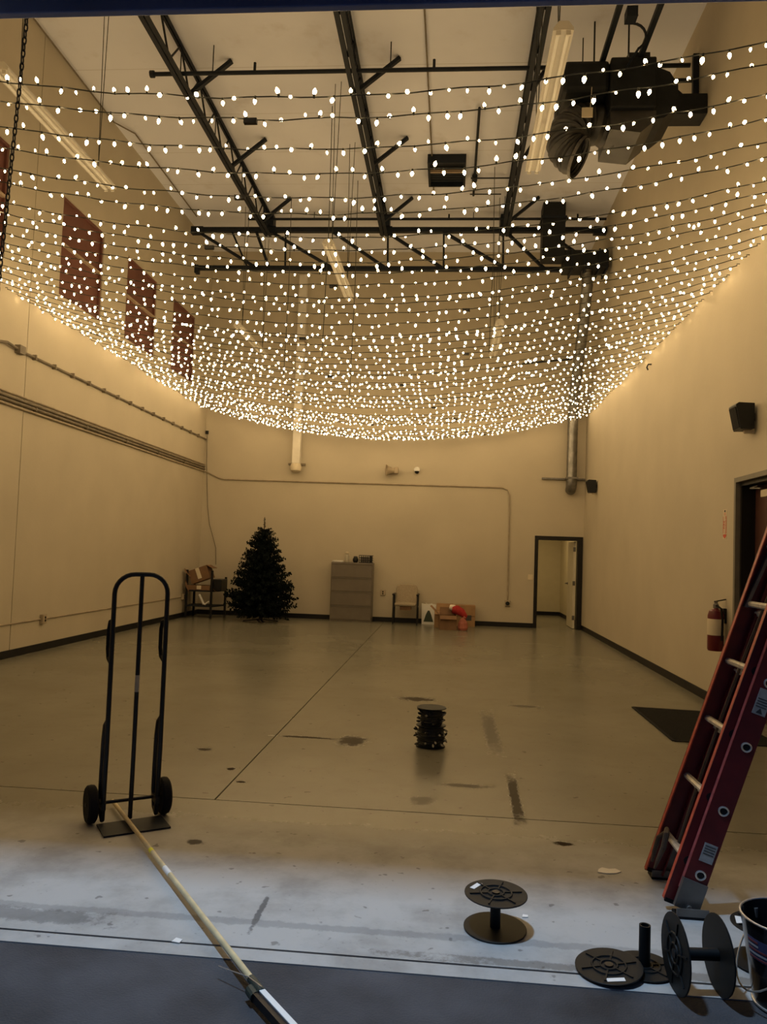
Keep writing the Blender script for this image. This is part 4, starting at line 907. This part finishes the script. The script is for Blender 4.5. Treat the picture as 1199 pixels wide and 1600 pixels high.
# cart with cardboard in the far left corner
ct = thing('metal_cart', 'dark metal shelf cart in the far left corner', 'cart', (-5.36, 17.22, 0))
for (x, y) in ((-0.36, -0.24), (0.20, -0.24), (0.36, 0.30), (-0.36, 0.30)):
    MB().bar((x, y, 0.0), (x, y, 1.05 if x < 0.3 else 0.9), 0.045, 0.045).build('post', M['black'], ct)
for z in (0.25, 0.58): MB().prism([(-0.38, -0.26), (0.22, -0.26), (0.38, 0.32), (-0.38, 0.32)], 0.03, Matrix.Translation((0, 0, z))).build('shelf', M['steel'], ct)
bx(0.18, 0.40, -0.2, 0.30, 0.60, 0.86).build('side_panel', M['black'], ct, bev=0.02)
def slab(name, label, cat, loc, rot, w, d, h, m, extra=None):
    t = thing(name, label, cat, loc); t.rotation_euler = rot
    bx(-w/2, w/2, -d/2, d/2, 0, h).build('box_body', m, t, bev=0.004)
    MB().bar((-w/2, -d/2, h), (-w/2+0.02, -d/2-0.10, h-0.08), 0.006, d*0.6, up=(0, 1, 0)).build('flap', m, t)
    MB().bar((w/2, 0, h), (w/2+0.12, 0, h-0.12), 0.006, d*0.9, up=(0, 1, 0)).build('flap', m, t)
    bx(-w*0.1, w*0.1, -d/2-0.002, -d/2, h*0.2, h).build('tape', M['cream'], t)
slab('cardboard_carton', 'brown carton tilted on top of the corner cart', 'box', (-5.42, 17.20, 0.81), (0, -0.36, 0), 0.44, 0.36, 0.30, M['card2'])
slab('cardboard_carton', 'dark folded carton tucked under the tilted one on the cart', 'box', (-5.45, 17.20, 0.612), (0, 0.0, 0), 0.50, 0.42, 0.10, M['card2'])
rl = thing('paper_roll', 'white paper roll poking out of the corner cart', 'roll', (-5.42, 16.98, 0.283))
MB().tube([(0.10, 0, 0.025), (0.0, -0.04, 0.24)], 0.025, 10).build('roll_body', M['white'], rl, smooth=True)
MB().tube([(0.12, 0.0, 0.02), (0.22, -0.03, 0.09)], 0.018, 8).build('loose_end', M['white'], rl)

# ------------------------------------------------------------------ artificial tree
tr = thing('artificial_tree', 'dark green artificial Christmas tree standing by the far wall', 'tree', (-4.01, 16.85, 0))
MB().tube([(0, 0, 0.02), (0, 0, 1.2), (0, 0, 2.16)], [0.035, 0.025, 0.008], 8).build('trunk', M['trunk'], tr)
for k in range(4):
    a = k*PI/2+0.4; MB().bar((0, 0, 0.05), (0.38*math.cos(a), 0.38*math.sin(a), 0.012), 0.03, 0.02).build('stand_leg', M['black'], tr)
def branch_mesh(seed, L=1.0):
    rnd = random.Random(seed); mb = MB()
    mb.bar((0, 0, 0), (L, 0, 0.0), 0.012, 0.012)
    for k in range(13):
        x = L*(0.12+0.88*k/12); 
        for s in range(4):
            a = rnd.uniform(0, 2*PI); ln = rnd.uniform(0.10, 0.19)*(1.1-0.4*k/12)
            b = Vector((x, 0, 0)); d = Vector((rnd.uniform(0.35, 0.9), math.cos(a), math.sin(a)*0.75)).normalized()
            e = b+d*ln; sd = d.cross(Vector((rnd.uniform(-1, 1), rnd.uniform(-1, 1), rnd.uniform(-1, 1)))).normalized()*rnd.uniform(0.026, 0.042)
            m_ = b.lerp(e, 0.5); up = sd.cross(d).normalized()*0.012
            mb.add([b, m_+sd, e, m_-sd, m_+up, m_-up], [(0, 1, 4), (1, 2, 4), (2, 3, 4), (3, 0, 4), (1, 0, 5), (2, 1, 5), (3, 2, 5), (0, 3, 5)])
    return mb.mesh('branch', M['green'])
BR = [branch_mesh(s) for s in range(5)]
zz = 0.16; k = 0
while zz < 2.02:
    f = (zz-0.16)/1.90; rmax = 0.74*(1-f)**0.72 + 0.07
    if zz < 0.32: rmax *= 0.80
    n = max(7, int(9+13*(1-f)))
    for j in range(n):
        a = 2*PI*(j+0.5*(k % 2))/n + random.uniform(-0.15, 0.15); L = rmax*random.uniform(0.80, 1.06)
        o = inst(BR[(j+k) % 5], 'branch', tr, (0, 0, zz+random.uniform(-0.03, 0.03)), (random.uniform(0, 6), random.uniform(-0.30, 0.05) - 0.25*f, a))
        o.scale = (L, 0.75*L**0.4, 0.75*L**0.4)
    zz += 0.085; k += 1
o = inst(BR[0], 'top_shoot', tr, (0, 0, 2.0), (0, -PI/2, 0)); o.scale = (0.24, 0.28, 0.28)
